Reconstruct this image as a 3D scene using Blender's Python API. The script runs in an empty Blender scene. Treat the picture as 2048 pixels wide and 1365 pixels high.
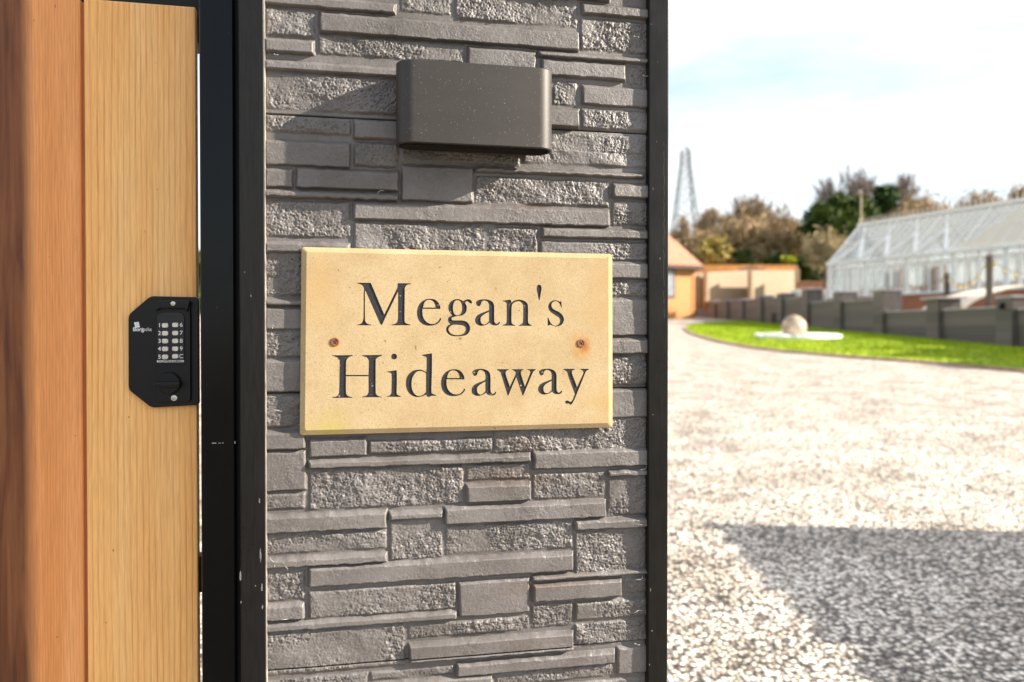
import bpy, bmesh, math, random
import numpy as np
from mathutils import Vector, Matrix

random.seed(7)
R = math.radians
SC = bpy.context.scene
COL = SC.collection

# ------------------------------------------------------------------ camera
F = 1600.0                       # focal length in photograph pixels (2048 wide)
PITCH = math.atan(18.5 / F)      # slightly downwards
EYE = Vector((0, 0, 1.4))
cam_d = bpy.data.cameras.new("camera")
cam_d.sensor_width = 36.0
cam_d.lens = F * 36.0 / 2048.0
cam_d.clip_start = 0.05
cam_d.clip_end = 3000
cam_d.dof.use_dof = True
cam_d.dof.focus_distance = 1.23
cam_d.dof.aperture_fstop = 3.7
cam_d.dof.aperture_blades = 0
cam = bpy.data.objects.new("camera", cam_d)
cam.location = EYE
cam.rotation_euler = (R(90) - PITCH, 0, 0)
COL.objects.link(cam)
SC.camera = cam

# ------------------------------------------------------------------ wall frame
TH = R(11.7)                                   # the pillar face recedes to the right
WU = Vector((math.cos(TH), math.sin(TH), 0))   # along the wall, to the right
WN = Vector((math.sin(TH), -math.cos(TH), 0))  # out of the wall, to the viewer
W0 = Vector((0, 1.24, 0))

# ------------------------------------------------------------------ sun and sky
sun_dir = (WU * 0.194 + WN * 0.062 + Vector((0, 0, 0.099))).normalized()
SUN_EL = math.asin(sun_dir.z)
SUN_AZ = math.atan2(sun_dir.x, sun_dir.y)      # clockwise from +Y
sd = bpy.data.lights.new("sun", 'SUN')
sd.energy = 4.8
sd.angle = R(0.5)
sd.color = (1.0, 0.90, 0.76)
sun = bpy.data.objects.new("sun", sd)
sun.rotation_euler = sun_dir.to_track_quat('Z', 'Y').to_euler()
sun.location = (30, -5, 30)
COL.objects.link(sun)

world = bpy.data.worlds.new("World")
SC.world = world
world.use_nodes = True
nt = world.node_tree
nt.nodes.clear()
wo = nt.nodes.new('ShaderNodeOutputWorld')
bg = nt.nodes.new('ShaderNodeBackground'); bg.inputs['Strength'].default_value = 0.105
sky = nt.nodes.new('ShaderNodeTexSky'); sky.sky_type = 'NISHITA'; sky.sun_disc = False
sky.sun_elevation = SUN_EL; sky.sun_rotation = SUN_AZ
sky.air_density = 1.0; sky.dust_density = 1.2; sky.ozone_density = 1.0
bg2 = nt.nodes.new('ShaderNodeBackground'); bg2.inputs['Strength'].default_value = 0.40
bg2.inputs['Color'].default_value = (1.0, 1.0, 1.0, 1)
tc = nt.nodes.new('ShaderNodeTexCoord')
mp = nt.nodes.new('ShaderNodeMapping'); mp.inputs['Scale'].default_value = (1.2, 1.2, 4.5)
mp.inputs['Location'].default_value = (0.3, 0.1, 0.75)
nz = nt.nodes.new('ShaderNodeTexNoise'); nz.inputs['Scale'].default_value = 1.6
nz.inputs['Detail'].default_value = 6; nz.inputs['Roughness'].default_value = 0.55
cr = nt.nodes.new('ShaderNodeValToRGB')
cr.color_ramp.elements[0].position = 0.34; cr.color_ramp.elements[0].color = (.08, .08, .08, 1)
cr.color_ramp.elements[1].position = 0.60; cr.color_ramp.elements[1].color = (1, 1, 1, 1)
mx = nt.nodes.new('ShaderNodeMixShader')
nt.links.new(tc.outputs['Generated'], mp.inputs['Vector'])
nt.links.new(mp.outputs['Vector'], nz.inputs['Vector'])
nt.links.new(nz.outputs['Fac'], cr.inputs['Fac'])
nt.links.new(cr.outputs['Color'], mx.inputs['Fac'])
nt.links.new(sky.outputs['Color'], bg.inputs['Color'])
nt.links.new(bg.outputs['Background'], mx.inputs[1])
nt.links.new(bg2.outputs['Background'], mx.inputs[2])
nt.links.new(mx.outputs['Shader'], wo.inputs['Surface'])

SC.view_settings.view_transform = 'Standard'
SC.view_settings.look = 'None'
SC.view_settings.exposure = 1.62
SC.view_settings.gamma = 1.0
SC.view_settings.use_curve_mapping = False
SC.cycles.max_bounces = 6
SC.cycles.transparent_max_bounces = 12
SC.cycles.caustics_reflective = False
SC.cycles.caustics_refractive = False

# ------------------------------------------------------------------ projections used to measure real positions
FWD = Vector((0, math.cos(PITCH), -math.sin(PITCH)))
UPV = Vector((0, math.sin(PITCH), math.cos(PITCH)))
def ray(px, py):
    return Vector((1, 0, 0)) * ((px - 1024) / F) + UPV * ((682.5 - py) / F) + FWD
def WP(px, py, n=0.0):
    """(u, z) on the plane parallel to the pillar face, n metres in front of it"""
    d = ray(px, py)
    p0 = W0 + WN * n
    t = (p0 - EYE).dot(WN) / d.dot(WN)
    p = EYE + d * t
    return (p - W0).dot(WU), p.z
def WW(u, n, z):
    return W0 + WU * u + WN * n + Vector((0, 0, z))
SLOPE = 0.041
def gz(y):
    if y < 0: return 0.0
    if y < 90: return SLOPE * y
    return SLOPE * 90 + (y - 90) * 0.012
def GP(px, py):
    d = ray(px, py)
    t = -EYE.z / (d.z - SLOPE * d.y)
    p = EYE + d * t
    return p
def at(px, py, Y):
    d = ray(px, py)
    return EYE + d * (Y / d.y)

# ------------------------------------------------------------------ objects helpers
def tag(o, label=None, cat=None, group=None, kind=None):
    if label: o['label'] = label
    if cat: o['category'] = cat
    if group: o['group'] = group
    if kind: o['kind'] = kind
    return o
def thing(name, loc, label, cat, group=None):
    o = bpy.data.objects.new(name, None)
    o.empty_display_size = 0.2
    o.location = loc
    COL.objects.link(o)
    return tag(o, label, cat, group)
def rootloc(o):
    v = Vector(o.location)
    while o.parent is not None:
        o = o.parent
        v += Vector(o.location)
    return v
class MB:
    def __init__(s):
        s.v = []; s.f = []
    def add(s, vs, fs):
        b = len(s.v)
        s.v.extend([tuple(v) for v in vs])
        s.f.extend([tuple(i + b for i in f) for f in fs])
        return s
    def hexa(s, c):            # 8 corners: bottom 4 ccw, top 4 ccw
        return s.add(c, [(3, 2, 1, 0), (4, 5, 6, 7), (0, 1, 5, 4), (1, 2, 6, 5), (2, 3, 7, 6), (3, 0, 4, 7)])
    def box(s, x0, x1, y0, y1, z0, z1):
        return s.hexa([(x0, y0, z0), (x1, y0, z0), (x1, y1, z0), (x0, y1, z0),
                       (x0, y0, z1), (x1, y0, z1), (x1, y1, z1), (x0, y1, z1)])
    def wbox(s, u0, u1, n0, n1, z0, z1):    # in wall axes (n1 nearer the viewer)
        q = [(u0, n1), (u1, n1), (u1, n0), (u0, n0)]
        return s.hexa([WW(u, n, z0) for u, n in q] + [WW(u, n, z1) for u, n in q])
    def wprism(s, pts, n0, n1):             # outline in (u, z) extruded from n0 to n1; ccw seen from the front
        k = len(pts)
        a = [WW(u, n1, z) for u, z in pts]; b = [WW(u, n0, z) for u, z in pts]
        fs = [tuple(range(k)), tuple(range(2 * k - 1, k - 1, -1))]
        fs += [(i, k + i, k + (i + 1) % k, (i + 1) % k) for i in range(k)]
        return s.add(a + b, fs)
    def wloft(s, pa, na, pb, nb, cap=True):
        k = len(pa)
        a = [WW(u, na, z) for u, z in pa]; b = [WW(u, nb, z) for u, z in pb]
        fs = [(i, (i + 1) % k, k + (i + 1) % k, k + i) for i in range(k)]
        if cap: fs.append(tuple(range(k, 2 * k)))
        return s.add(a + b, fs)
    def tube(s, a, b, r0, r1=None, n=6, cap=True):
        a = Vector(a); b = Vector(b); r1 = r0 if r1 is None else r1
        d = (b - a)
        if d.length < 1e-6: return s
        d.normalize()
        x = d.orthogonal().normalized(); y = d.cross(x)
        vs = []
        for c, r in ((a, r0), (b, r1)):
            for i in range(n):
                t = 2 * math.pi * i / n
                vs.append(c + x * (r * math.cos(t)) + y * (r * math.sin(t)))
        fs = [(i, (i + 1) % n, n + (i + 1) % n, n + i) for i in range(n)]
        if cap: fs += [tuple(range(n - 1, -1, -1)), tuple(range(n, 2 * n))]
        return s.add(vs, fs)
    def sphere(s, c, rx, ry, rz, nu=20, nv=12):
        vs = []; fs = []
        for j in range(nv + 1):
            p = math.pi * j / nv
            for i in range(nu):
                t = 2 * math.pi * i / nu
                vs.append((c[0] + rx * math.sin(p) * math.cos(t), c[1] + ry * math.sin(p) * math.sin(t), c[2] + rz * math.cos(p)))
        for j in range(nv):
            for i in range(nu):
                fs.append((j * nu + i, (j + 1) * nu + i, (j + 1) * nu + (i + 1) % nu, j * nu + (i + 1) % nu))
        return s.add(vs, fs)
    def build(s, name, mat, parent=None, bevel=0, smooth=False, label=None, seg=2):
        me = bpy.data.meshes.new(name)
        off = rootloc(parent) if parent is not None else Vector((0, 0, 0))
        me.from_pydata([(v[0] - off.x, v[1] - off.y, v[2] - off.z) for v in s.v], [], s.f)
        if mat: me.materials.append(mat)
        bm = bmesh.new(); bm.from_mesh(me)
        bmesh.ops.recalc_face_normals(bm, faces=bm.faces)
        bm.to_mesh(me); bm.free()
        o = bpy.data.objects.new(name, me)
        COL.objects.link(o)
        if parent is not None: o.parent = parent
        if bevel:
            m = o.modifiers.new("bevel", 'BEVEL'); m.width = bevel; m.segments = seg; m.limit_method = 'ANGLE'; m.angle_limit = R(35)
        if smooth or bevel:
            me.shade_smooth()
            if bevel and not smooth:
                for p in me.polygons: p.use_smooth = True
                w = o.modifiers.new("wn", 'WEIGHTED_NORMAL'); w.keep_sharp = True
        if label: o['label'] = label
        return o
def np_mesh(name, verts, faces4, mat, parent=None, smooth=False):
    """fast quad mesh from numpy arrays (world coordinates)"""
    me = bpy.data.meshes.new(name)
    off = rootloc(parent) if parent is not None else Vector((0, 0, 0))
    verts = np.asarray(verts, dtype=np.float32) - np.array(off, dtype=np.float32)
    nf = len(faces4)
    me.vertices.add(len(verts)); me.vertices.foreach_set('co', verts.ravel())
    me.loops.add(nf * 4); me.loops.foreach_set('vertex_index', np.asarray(faces4, dtype=np.int32).ravel())
    me.polygons.add(nf)
    me.polygons.foreach_set('loop_start', np.arange(0, nf * 4, 4, dtype=np.int32))
    me.polygons.foreach_set('use_smooth', np.full(nf, smooth, dtype=bool))
    me.update(calc_edges=True)
    me.materials.append(mat)
    o = bpy.data.objects.new(name, me)
    COL.objects.link(o)
    if parent is not None: o.parent = parent
    return o

# ------------------------------------------------------------------ material helpers
class NT:
    def __init__(s, name):
        s.m = bpy.data.materials.new(name); s.m.use_nodes = True
        s.t = s.m.node_tree; s.b = s.t.nodes['Principled BSDF']
    def n(s, typ, **kw):
        nd = s.t.nodes.new(typ)
        for k, v in kw.items():
            if k.startswith('_'): setattr(nd, k[1:], v)
            else: nd.inputs[k.replace('__', ' ')].default_value = v
        return nd
    def l(s, a, b): s.t.links.new(a, b)
    def coords(s, scale=(1, 1, 1), rot=(0, 0, 0), loc=(0, 0, 0)):
        t = s.n('ShaderNodeTexCoord'); m = s.n('ShaderNodeMapping', Scale=scale, Rotation=rot, Location=loc)
        s.l(t.outputs['Object'], m.inputs['Vector']); return m.outputs['Vector']
    def noise(s, vec, scale, detail=4, rough=0.5, dist=0.0):
        n = s.n('ShaderNodeTexNoise', Scale=scale, Detail=detail, Roughness=rough, Distortion=dist)
        s.l(vec, n.inputs['Vector']); return n.outputs['Fac']
    def ramp(s, fac, stops, interp='LINEAR'):
        r = s.n('ShaderNodeValToRGB'); e = r.color_ramp.elements; r.color_ramp.interpolation = interp
        while len(e) < len(stops): e.new(0.5)
        for i, (p, c) in enumerate(stops):
            e[i].position = p
            if not isinstance(c, (tuple, list)): c = (c, c, c)
            e[i].color = (c[0], c[1], c[2], 1)
        s.l(fac, r.inputs['Fac']); return r.outputs['Color']
    def mix(s, fac, a, b, mode='MIX'):
        m = s.n('ShaderNodeMix', _data_type='RGBA', _blend_type=mode)
        for sock, val in ((m.inputs[0], fac), (m.inputs[6], a), (m.inputs[7], b)):
            if isinstance(val, (int, float)): sock.default_value = val
            elif isinstance(val, tuple): sock.default_value = (val[0], val[1], val[2], 1)
            else: s.l(val, sock)
        return m.outputs[2]
    def math(s, op, a, b=0.0):
        m = s.n('ShaderNodeMath', _operation=op)
        for sock, val in ((m.inputs[0], a), (m.inputs[1], b)):
            if isinstance(val, (int, float)): sock.default_value = val
            else: s.l(val, sock)
        return m.outputs[0]
    def bump(s, h, strength=0.5, dist=0.001, prev=None):
        b = s.n('ShaderNodeBump', Strength=strength, Distance=dist)
        s.l(h, b.inputs['Height'])
        if prev is not None: s.l(prev, b.inputs['Normal'])
        s.l(b.outputs['Normal'], s.b.inputs['Normal']); return b.outputs['Normal']
    def col(s, c):
        if isinstance(c, tuple): s.b.inputs['Base Color'].default_value = (c[0], c[1], c[2], 1)
        else: s.l(c, s.b.inputs['Base Color'])
        return s
    def rough(s, r):
        if isinstance(r, (int, float)): s.b.inputs['Roughness'].default_value = r
        else: s.l(r, s.b.inputs['Roughness'])
        return s
    def spec(s, v): s.b.inputs['Specular IOR Level'].default_value = v; return s
    def metal(s, v): s.b.inputs['Metallic'].default_value = v; return s

def varied(name, c, rough=0.7, amt=0.25, scale=3.0, bump=0.0, bscale=60, spec=0.4):
    """plain material whose colour drifts a little, with optional fine bump"""
    k = NT(name); v = k.coords()
    n = k.noise(v, scale, 5, 0.6)
    lo = tuple(x * (1 - amt) for x in c); hi = tuple(min(1, x * (1 + amt)) for x in c)
    k.col(k.ramp(n, [(0.3, lo), (0.7, hi)])).rough(rough).spec(spec)
    if bump: k.bump(k.noise(v, bscale, 4, 0.6), bump, 0.01)
    return k.m

# ------------------------------------------------------------------ ground
def mat_drive():
    k = NT('resin_gravel'); v = k.coords()
    vo = k.n('ShaderNodeTexVoronoi', Scale=46.0, Randomness=1.0); k.l(v, vo.inputs['Vector'])
    vo2 = k.n('ShaderNodeTexVoronoi', Scale=105.0); k.l(v, vo2.inputs['Vector'])
    sep = k.n('ShaderNodeSeparateColor'); k.l(vo.outputs['Color'], sep.inputs['Color'])
    sep2 = k.n('ShaderNodeSeparateColor'); k.l(vo2.outputs['Color'], sep2.inputs['Color'])
    c1 = k.ramp(sep.outputs[0], [(0.0, (0.06, 0.05, 0.042)), (0.32, (0.15, 0.125, 0.105)), (0.5, (0.60, 0.54, 0.47)), (1.0, (0.92, 0.87, 0.80))])
    c2 = k.ramp(sep2.outputs[1], [(0.0, (0.09, 0.075, 0.06)), (0.5, (0.46, 0.40, 0.33)), (1.0, (0.85, 0.79, 0.71))])
    c = k.mix(0.28, c1, c2)
    gap = k.ramp(vo.outputs['Distance'], [(0.3, 1.15), (0.74, 0.13)])
    c = k.mix(1.0, c, gap, 'MULTIPLY')
    big = k.noise(v, 1.9, 7, 0.68)
    c = k.mix(1.0, c, k.ramp(big, [(0.36, (0.85, 0.79, 0.71)), (0.58, (1.5, 1.46, 1.4))]), 'MULTIPLY')
    k.col(c).rough(0.6)
    h = k.math('SUBTRACT', 1.0, vo.outputs['Distance'])
    k.bump(h, 0.9, 0.012)
    return k.m
M_DRIVE = mat_drive()
M_ROAD = varied('dusty_tarmac', (0.14, 0.115, 0.09), 0.85, 0.3, 3, 0.5, 120)
M_SOIL = varied('field_grass', (0.09, 0.12, 0.035), 0.9, 0.4, 0.2)

def grid_sheet(name, xs, ys, zf, mat):
    X, Y = np.meshgrid(xs, ys)
    Z = np.vectorize(zf)(X, Y)
    V = np.stack([X, Y, Z], -1).reshape(-1, 3)
    nx, ny = len(xs), len(ys)
    i, j = np.meshgrid(np.arange(nx - 1), np.arange(ny - 1))
    a = (j * nx + i).ravel()
    return np_mesh(name, V, np.stack([a, a + 1, a + 1 + nx, a + nx], 1), mat, smooth=True)
WALLX = 14.42       # lawn side face of the long dark garden wall
def terr(x, y):
    b = gz(y)
    t = min(1, max(0, (x - 14.75) / 0.05))
    far = min(1, max(0, (y - 42) / 18.0))
    rise = 0.55 + 0.75 * far
    if y > 90: rise = 1.3
    return b + t * rise
tag(grid_sheet('driveway', np.array([-40., -20, -8, -3, 0, 3, 6, 10, 14.5, 14.9]), np.array([0.35, 1.2, 2, 4, 8, 15, 30, 60, 70.]),
    lambda x, y: gz(y), M_DRIVE), kind='structure')
tag(grid_sheet('road', np.array([-60., -20, 0, 20, 60]), np.array([-60., -20, -5, 0.35]), lambda x, y: 0.0, M_ROAD), kind='structure')
xs = np.array([-900., -300, -100, -40, -10, 0, 8, 14.6, 14.75, 14.8, 20, 30, 45, 80, 160, 400, 900])
tag(grid_sheet('terrain', xs, np.array([-60., 0, 10, 22, 34, 42, 46, 50, 55, 60, 70, 90, 120, 200, 400, 900, 1500]),
    lambda x, y: terr(x, y) - 0.05 , M_SOIL), kind='structure')

# lawn: outline measured on the ground plane
near_edge = [(1369, 656), (1374, 663), (1388, 670), (1410, 677), (1450, 687), (1500, 696), (1560, 704), (1640, 711), (1740, 719), (1850, 727), (1950, 736), (2048, 745), (2300, 768), (2500, 790)]
NE = [GP(*p) for p in near_edge]
far_pts = [Vector((WALLX, y, 0)) for y in (12, 20, 30, 40, 47, 49.5)]
tipc = [GP(1500, 643.5), GP(1430, 645), GP(1390, 649)]
outline = [Vector((p.x, p.y, 0)) for p in NE] + far_pts + [Vector((p.x, p.y, 0)) for p in tipc]
def mat_lawn():
    k = NT('lawn_turf'); v = k.coords()
    n = k.noise(v, 1.6, 6, 0.65); n2 = k.noise(v, 30, 3, 0.6)
    c = k.ramp(n, [(0.3, (0.15, 0.26, 0.004)), (0.55, (0.29, 0.38, 0.006)), (0.75, (0.46, 0.48, 0.012))])
    k.col(k.mix(0.3, c, k.mix(1.0, c, k.ramp(n2, [(0.3, 0.5), (0.7, 1.3)]), 'MULTIPLY'))).rough(0.8).spec(0.2)
    return k.m
M_LAWN = mat_lawn()
mb = MB(); mb.add([(p.x, p.y, gz(p.y) + 0.03) for p in outline], [tuple(range(len(outline)))])
tag(mb.build('lawn', M_LAWN), kind='structure')
def inside(x, y, poly):
    c = False; j = len(poly) - 1
    for i in range(len(poly)):
        a, b = poly[i], poly[j]
        if (a.y > y) != (b.y > y) and x < (b.x - a.x) * (y - a.y) / (b.y - a.y) + a.x: c = not c
        j = i
    return c
rng = np.random.default_rng(3)
V = []; cnt = 0
while cnt < 26000:
    x = random.uniform(6, WALLX); y = random.uniform(14, 50)
    if not inside(x, y, outline): continue
    z = gz(y) + 0.028; a = random.uniform(0, math.pi); h = random.uniform(0.03, 0.075); w = 0.012
    dx, dy = math.cos(a) * w, math.sin(a) * w; lx, ly = random.uniform(-.03, .03), random.uniform(-.03, .03)
    V += [(x - dx, y - dy, z), (x + dx, y + dy, z), (x + lx + dx * .3, y + ly + dy * .3, z + h), (x + lx - dx * .3, y + ly - dy * .3, z + h)]
    cnt += 1
tag(np_mesh('grass', V, np.arange(cnt * 4).reshape(-1, 4), M_LAWN), 'bright green grass blades covering the lawn beside the dark wall', 'grass', kind='stuff')
# brick edging along the drive side of the lawn
M_EDGE = varied('edging_brick', (0.34, 0.21, 0.14), 0.85, 0.35, 6)
mb = MB()
for i in range(len(NE) - 1):
    a, b = NE[i], NE[i + 1]
    d = Vector((b.x - a.x, b.y - a.y, 0)).normalized(); s = Vector((d.y, -d.x, 0)) * 0.075
    c = [Vector((a.x, a.y, 0)) + s, Vector((b.x, b.y, 0)) + s, Vector((b.x, b.y, 0)) - s, Vector((a.x, a.y, 0)) - s]
    mb.hexa([(p.x, p.y, gz(p.y) - 0.02) for p in c] + [(p.x, p.y, gz(p.y) + 0.055) for p in c])
tag(mb.build('lawn_edging', M_EDGE), 'curved reddish brick edging between the green lawn and the gravel drive', 'edging')

# ------------------------------------------------------------------ stone cladding of the pillar
class Noise:
    def __init__(s, seed):
        s.t = np.random.default_rng(seed).random((256, 256)).astype(np.float32)
    def __call__(s, x, y):
        xi = np.floor(x).astype(int); yi = np.floor(y).astype(int)
        fx = x - xi; fy = y - yi
        fx = fx * fx * fx * (fx * (fx * 6 - 15) + 10); fy = fy * fy * fy * (fy * (fy * 6 - 15) + 10)
        g = lambda a, b: s.t[a & 255, b & 255]
        return (g(xi, yi) * (1 - fx) + g(xi + 1, yi) * fx) * (1 - fy) + (g(xi, yi + 1) * (1 - fx) + g(xi + 1, yi + 1) * fx) * fy
NS = [Noise(i + 11) for i in range(8)]

OR = {'A': (520, 0), 'B': (520, 300), 'C': (520, 600), 'D': (520, 840), 'E': (520, 1080)}
K = 2.4675
# crop, x0, x1, x where the heights were read, top, bottom, type   (L ledge, S smooth block, R rough block, Q half-raised rough)
ST = """
A 10 672 672 15 75 L
A 690 945 945 -60 80 R
A 960 1570 1570 -40 145 R
A 700 1730 1730 -50 14 L
A 1585 1735 1600 -70 -6 R
A 290 1577 1577 158 257 L
A 20 275 275 50 195 R
A 20 272 272 200 275 L
A 283 1010 1010 218 320 R
A 1020 1365 1200 240 345 S
A 1370 1915 1370 246 282 L
A 1385 1805 1385 288 375 L
A 1812 1960 1812 322 425 R
A 20 1360 40 290 345 L
A 20 1435 50 350 540 R
A 1445 1568 1565 402 530 R
A 1400 1577 1575 540 635 L
A 1585 1960 1585 415 517 S
A 1585 1960 1585 530 640 R
A 1585 1960 1585 12 72 L
A 1580 1960 1580 85 250 R
A 20 450 45 560 655 R
A 460 1000 460 582 685 L
A 20 450 35 685 815 S
B 460 685 460 -45 85 R
A 1005 1290 1290 670 760 R
B 690 1285 690 -30 60 R
A 1297 1960 1450 645 750 R
A 1297 1960 1450 730 815 R
B 1060 1895 1060 78 110 L
B 695 1055 695 68 252 S
B 20 165 35 85 185 S
B 175 686 175 82 190 L
B 20 686 35 190 234 L
B 1060 1727 1060 125 265 R
B 1735 1960 1735 160 238 L
B 1735 1960 1735 245 375 R
B 20 450 40 242 432 R
B 458 1727 460 250 347 L
B 458 1113 460 352 500 R
B 1122 1375 1125 376 560 R
B 1385 1960 1385 375 432 L
B 1380 1960 1385 442 545 R
B 20 447 35 448 507 L
B 20 640 35 520 725 R
B 20 640 35 728 768 L
C 20 330 45 33 147 S
C 20 330 35 152 290 R
C 20 330 35 294 458 S
B 1500 1960 1750 548 637 L
B 1500 1960 1750 643 727 R
C 1500 1960 1750 -10 178 S
C 1500 1960 1755 184 268 L
C 1500 1960 1755 274 426 R
C 20 640 35 468 637 R
C 20 228 30 645 742 L
C 1500 1960 1760 436 582 S
C 1150 1960 1160 590 762 R
D 238 532 240 92 186 S
D 536 1148 536 98 177 Q
D 236 1338 240 194 243 L
D 20 232 30 152 355 S
D 20 226 30 362 452 R
D 238 1008 240 247 452 R
D 1015 1337 1015 217 305 R
D 1015 1340 1015 315 410 L
D 1345 1960 1345 150 246 L
D 1345 1706 1345 262 400 R
D 1712 1960 1710 244 282 L
D 1715 1960 1715 288 478 R
D 20 628 30 468 562 L
D 635 907 635 450 495 L
D 908 1708 910 424 517 L
D 1550 1960 1550 490 547 L
D 20 628 30 568 672 R
D 637 903 637 500 700 R
D 912 1548 915 522 672 R
D 1553 1960 1560 552 790 R
E 20 630 30 88 142 L
E 236 1548 1545 54 150 L
E 1340 1960 1340 172 203 L
E 1343 1787 1345 213 307 L
E 1792 1960 1792 185 270 R
E 20 222 30 155 310 R
E 238 972 240 248 400 Q
E 978 1333 980 203 382 S
E 20 224 30 314 402 L
E 20 973 30 408 457 L
E 1338 1547 1335 318 442 R
E 1553 1960 1555 303 407 Q
E 1553 1960 1555 413 530 R
E 20 718 30 463 680 R
E 728 1333 730 416 495 R
E 732 1550 735 508 607 L
E 965 1755 970 604 674 L
E 20 535 30 692 900 R
E 542 960 540 648 702 R
E 530 1150 530 708 770 L
E 1760 1960 1765 524 665 S
E 1158 1750 1155 662 730 R
E 1158 1960 1155 740 850 R
E 542 1150 540 776 860 R
"""
stones = []
for ln in ST.strip().splitlines():
    c, x0, x1, xm, yt, yb, ty = ln.split()
    ox, oy = OR[c]
    f = lambda x, y: WP(ox + float(x) / K, oy + float(y) / K, 0.002)
    xm = float(xm)
    _, zt = f(xm, yt); _, zb = f(xm, yb)
    u0, _ = f(x0, yt); u1, _ = f(x1, yt)
    stones.append((u0, u1, zb, zt, ty))
UL = WP(529, 664, 0)[0]; UR = WP(1297, 664, 0)[0]
U0, U1 = UL - 0.012, UR + 0.012
# the same kind of coursing above and below what the lens sees
zlo = min(s[2] for s in stones); zhi = max(s[3] for s in stones)
rr = random.Random(5)
def course(z0, z1):
    z = z0
    while z < z1 - 0.012:
        h = min(rr.choice([0.022, 0.035, 0.05, 0.07]), z1 - z)
        u = U0
        while u < U1:
            w = rr.uniform(0.12, 0.4)
            stones.append((u, min(u + w, U1), z + 0.002, z + h - 0.002, 'L' if h < 0.03 else rr.choice('RRSL')))
            u += w + 0.004
        z += h
course(0.0, zlo); course(zhi, 2.2)
ZS1 = WP(900, 247.5, 0)[1]; PH = ZS1 - WP(900, 781.5, 0)[1]
seams = [ZS1 + PH * k for k in (1, 0, -1, -2, -3)]
def height(U, Z, rough_on=True):
    H = np.full(U.shape, -0.0004, dtype=np.float64)
    W = np.zeros(U.shape)                       # roughness weight
    # wavy outlines
    wu = (NS[0](U * 90, Z * 90) - .5) * 0.0016; wz = (NS[1](U * 90, Z * 90) - .5) * 0.0016
    us = U[0]; zs = Z[:, 0]
    for k, (u0, u1, z0, z1, ty) in enumerate(stones):
        i0, i1 = np.searchsorted(us, (u0 - .004, u1 + .004)); j0, j1 = np.searchsorted(zs, (z0 - .004, z1 + .004))
        if i1 <= i0 or j1 <= j0: continue
        u = U[j0:j1, i0:i1] + wu[j0:j1, i0:i1]; z = Z[j0:j1, i0:i1] + wz[j0:j1, i0:i1]
        rk = random.Random(k * 17 + 3)
        if ty == 'L': h, bt, bb, bs = 0.0086 + rk.uniform(-.001, .001), 0.0056, 0.0017, 0.0034
        elif ty == 'S': h, bt, bb, bs = 0.0052, 0.0050, 0.0017, 0.0034
        elif ty == 'Q': h, bt, bb, bs = 0.0036, 0.006, 0.006, 0.004
        else: h, bt, bb, bs = 0.0016, 0.005, 0.005, 0.004
        hh = (z1 - z0)
        bt = min(bt, hh * .5); bb = min(bb, hh * .3)
        d = np.minimum(np.minimum((z1 - z) / bt, (z - z0) / bb), np.minimum((u - u0) / bs, (u1 - u) / bs))
        d = np.clip(d, 0, 1)
        s = d * d * (3 - 2 * d) if ty in 'RQ' else np.clip(d, 0, 1) - .10 * np.clip(1 - np.abs(d - .92) / .12, 0, 1)
        tilt = rk.uniform(-.5, .5)
        low = (NS[2](u * 22 + k * 3.7, z * 30 + k) - .5)
        if ty in 'RQ':
            loc = h + low * 0.0042 + tilt * 0.0010 * ((u - u0) / (u1 - u0) - .5)
            w = np.clip(s * 1.2 - .1, 0, 1) * np.clip(.35 + 1.5 * (NS[5](u * 18 + k * 5, z * 26) - .15), .25, 1.1)
        else:
            loc = h + low * 0.0010 + tilt * .0012 * ((z - z0) / hh - .5)
            w = .10 + .16 * np.clip((NS[5](u * 30 + k, z * 40) - .45) * 4, 0, 1)
        cand = -0.0004 + (loc + 0.0004) * s
        sub = H[j0:j1, i0:i1]; m = cand > sub
        sub[m] = cand[m]; W[j0:j1, i0:i1][m] = w[m]
    # crumpled texture of the moulded rough faces
    a = U * 0.92 + Z * 0.38; b = -U * 0.38 + Z * 0.92
    r1 = np.abs(NS[3](a * 270, b * 400) - .5) * 2
    r2 = NS[4](a * 560, b * 640)
    r3 = np.abs(NS[6](b * 340 + 9, a * 260) - .5) * 2
    r4 = NS[7](a * 110, b * 150)
    H += W * ((0.55 - r1) * 0.00115 + (r2 - .5) * 0.0013 + (0.5 - r3) * 0.0010 + (r4 - .5) * .0020)
    H += (NS[0](U * 300, Z * 330) - .5) * 0.00010
    return H

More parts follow.
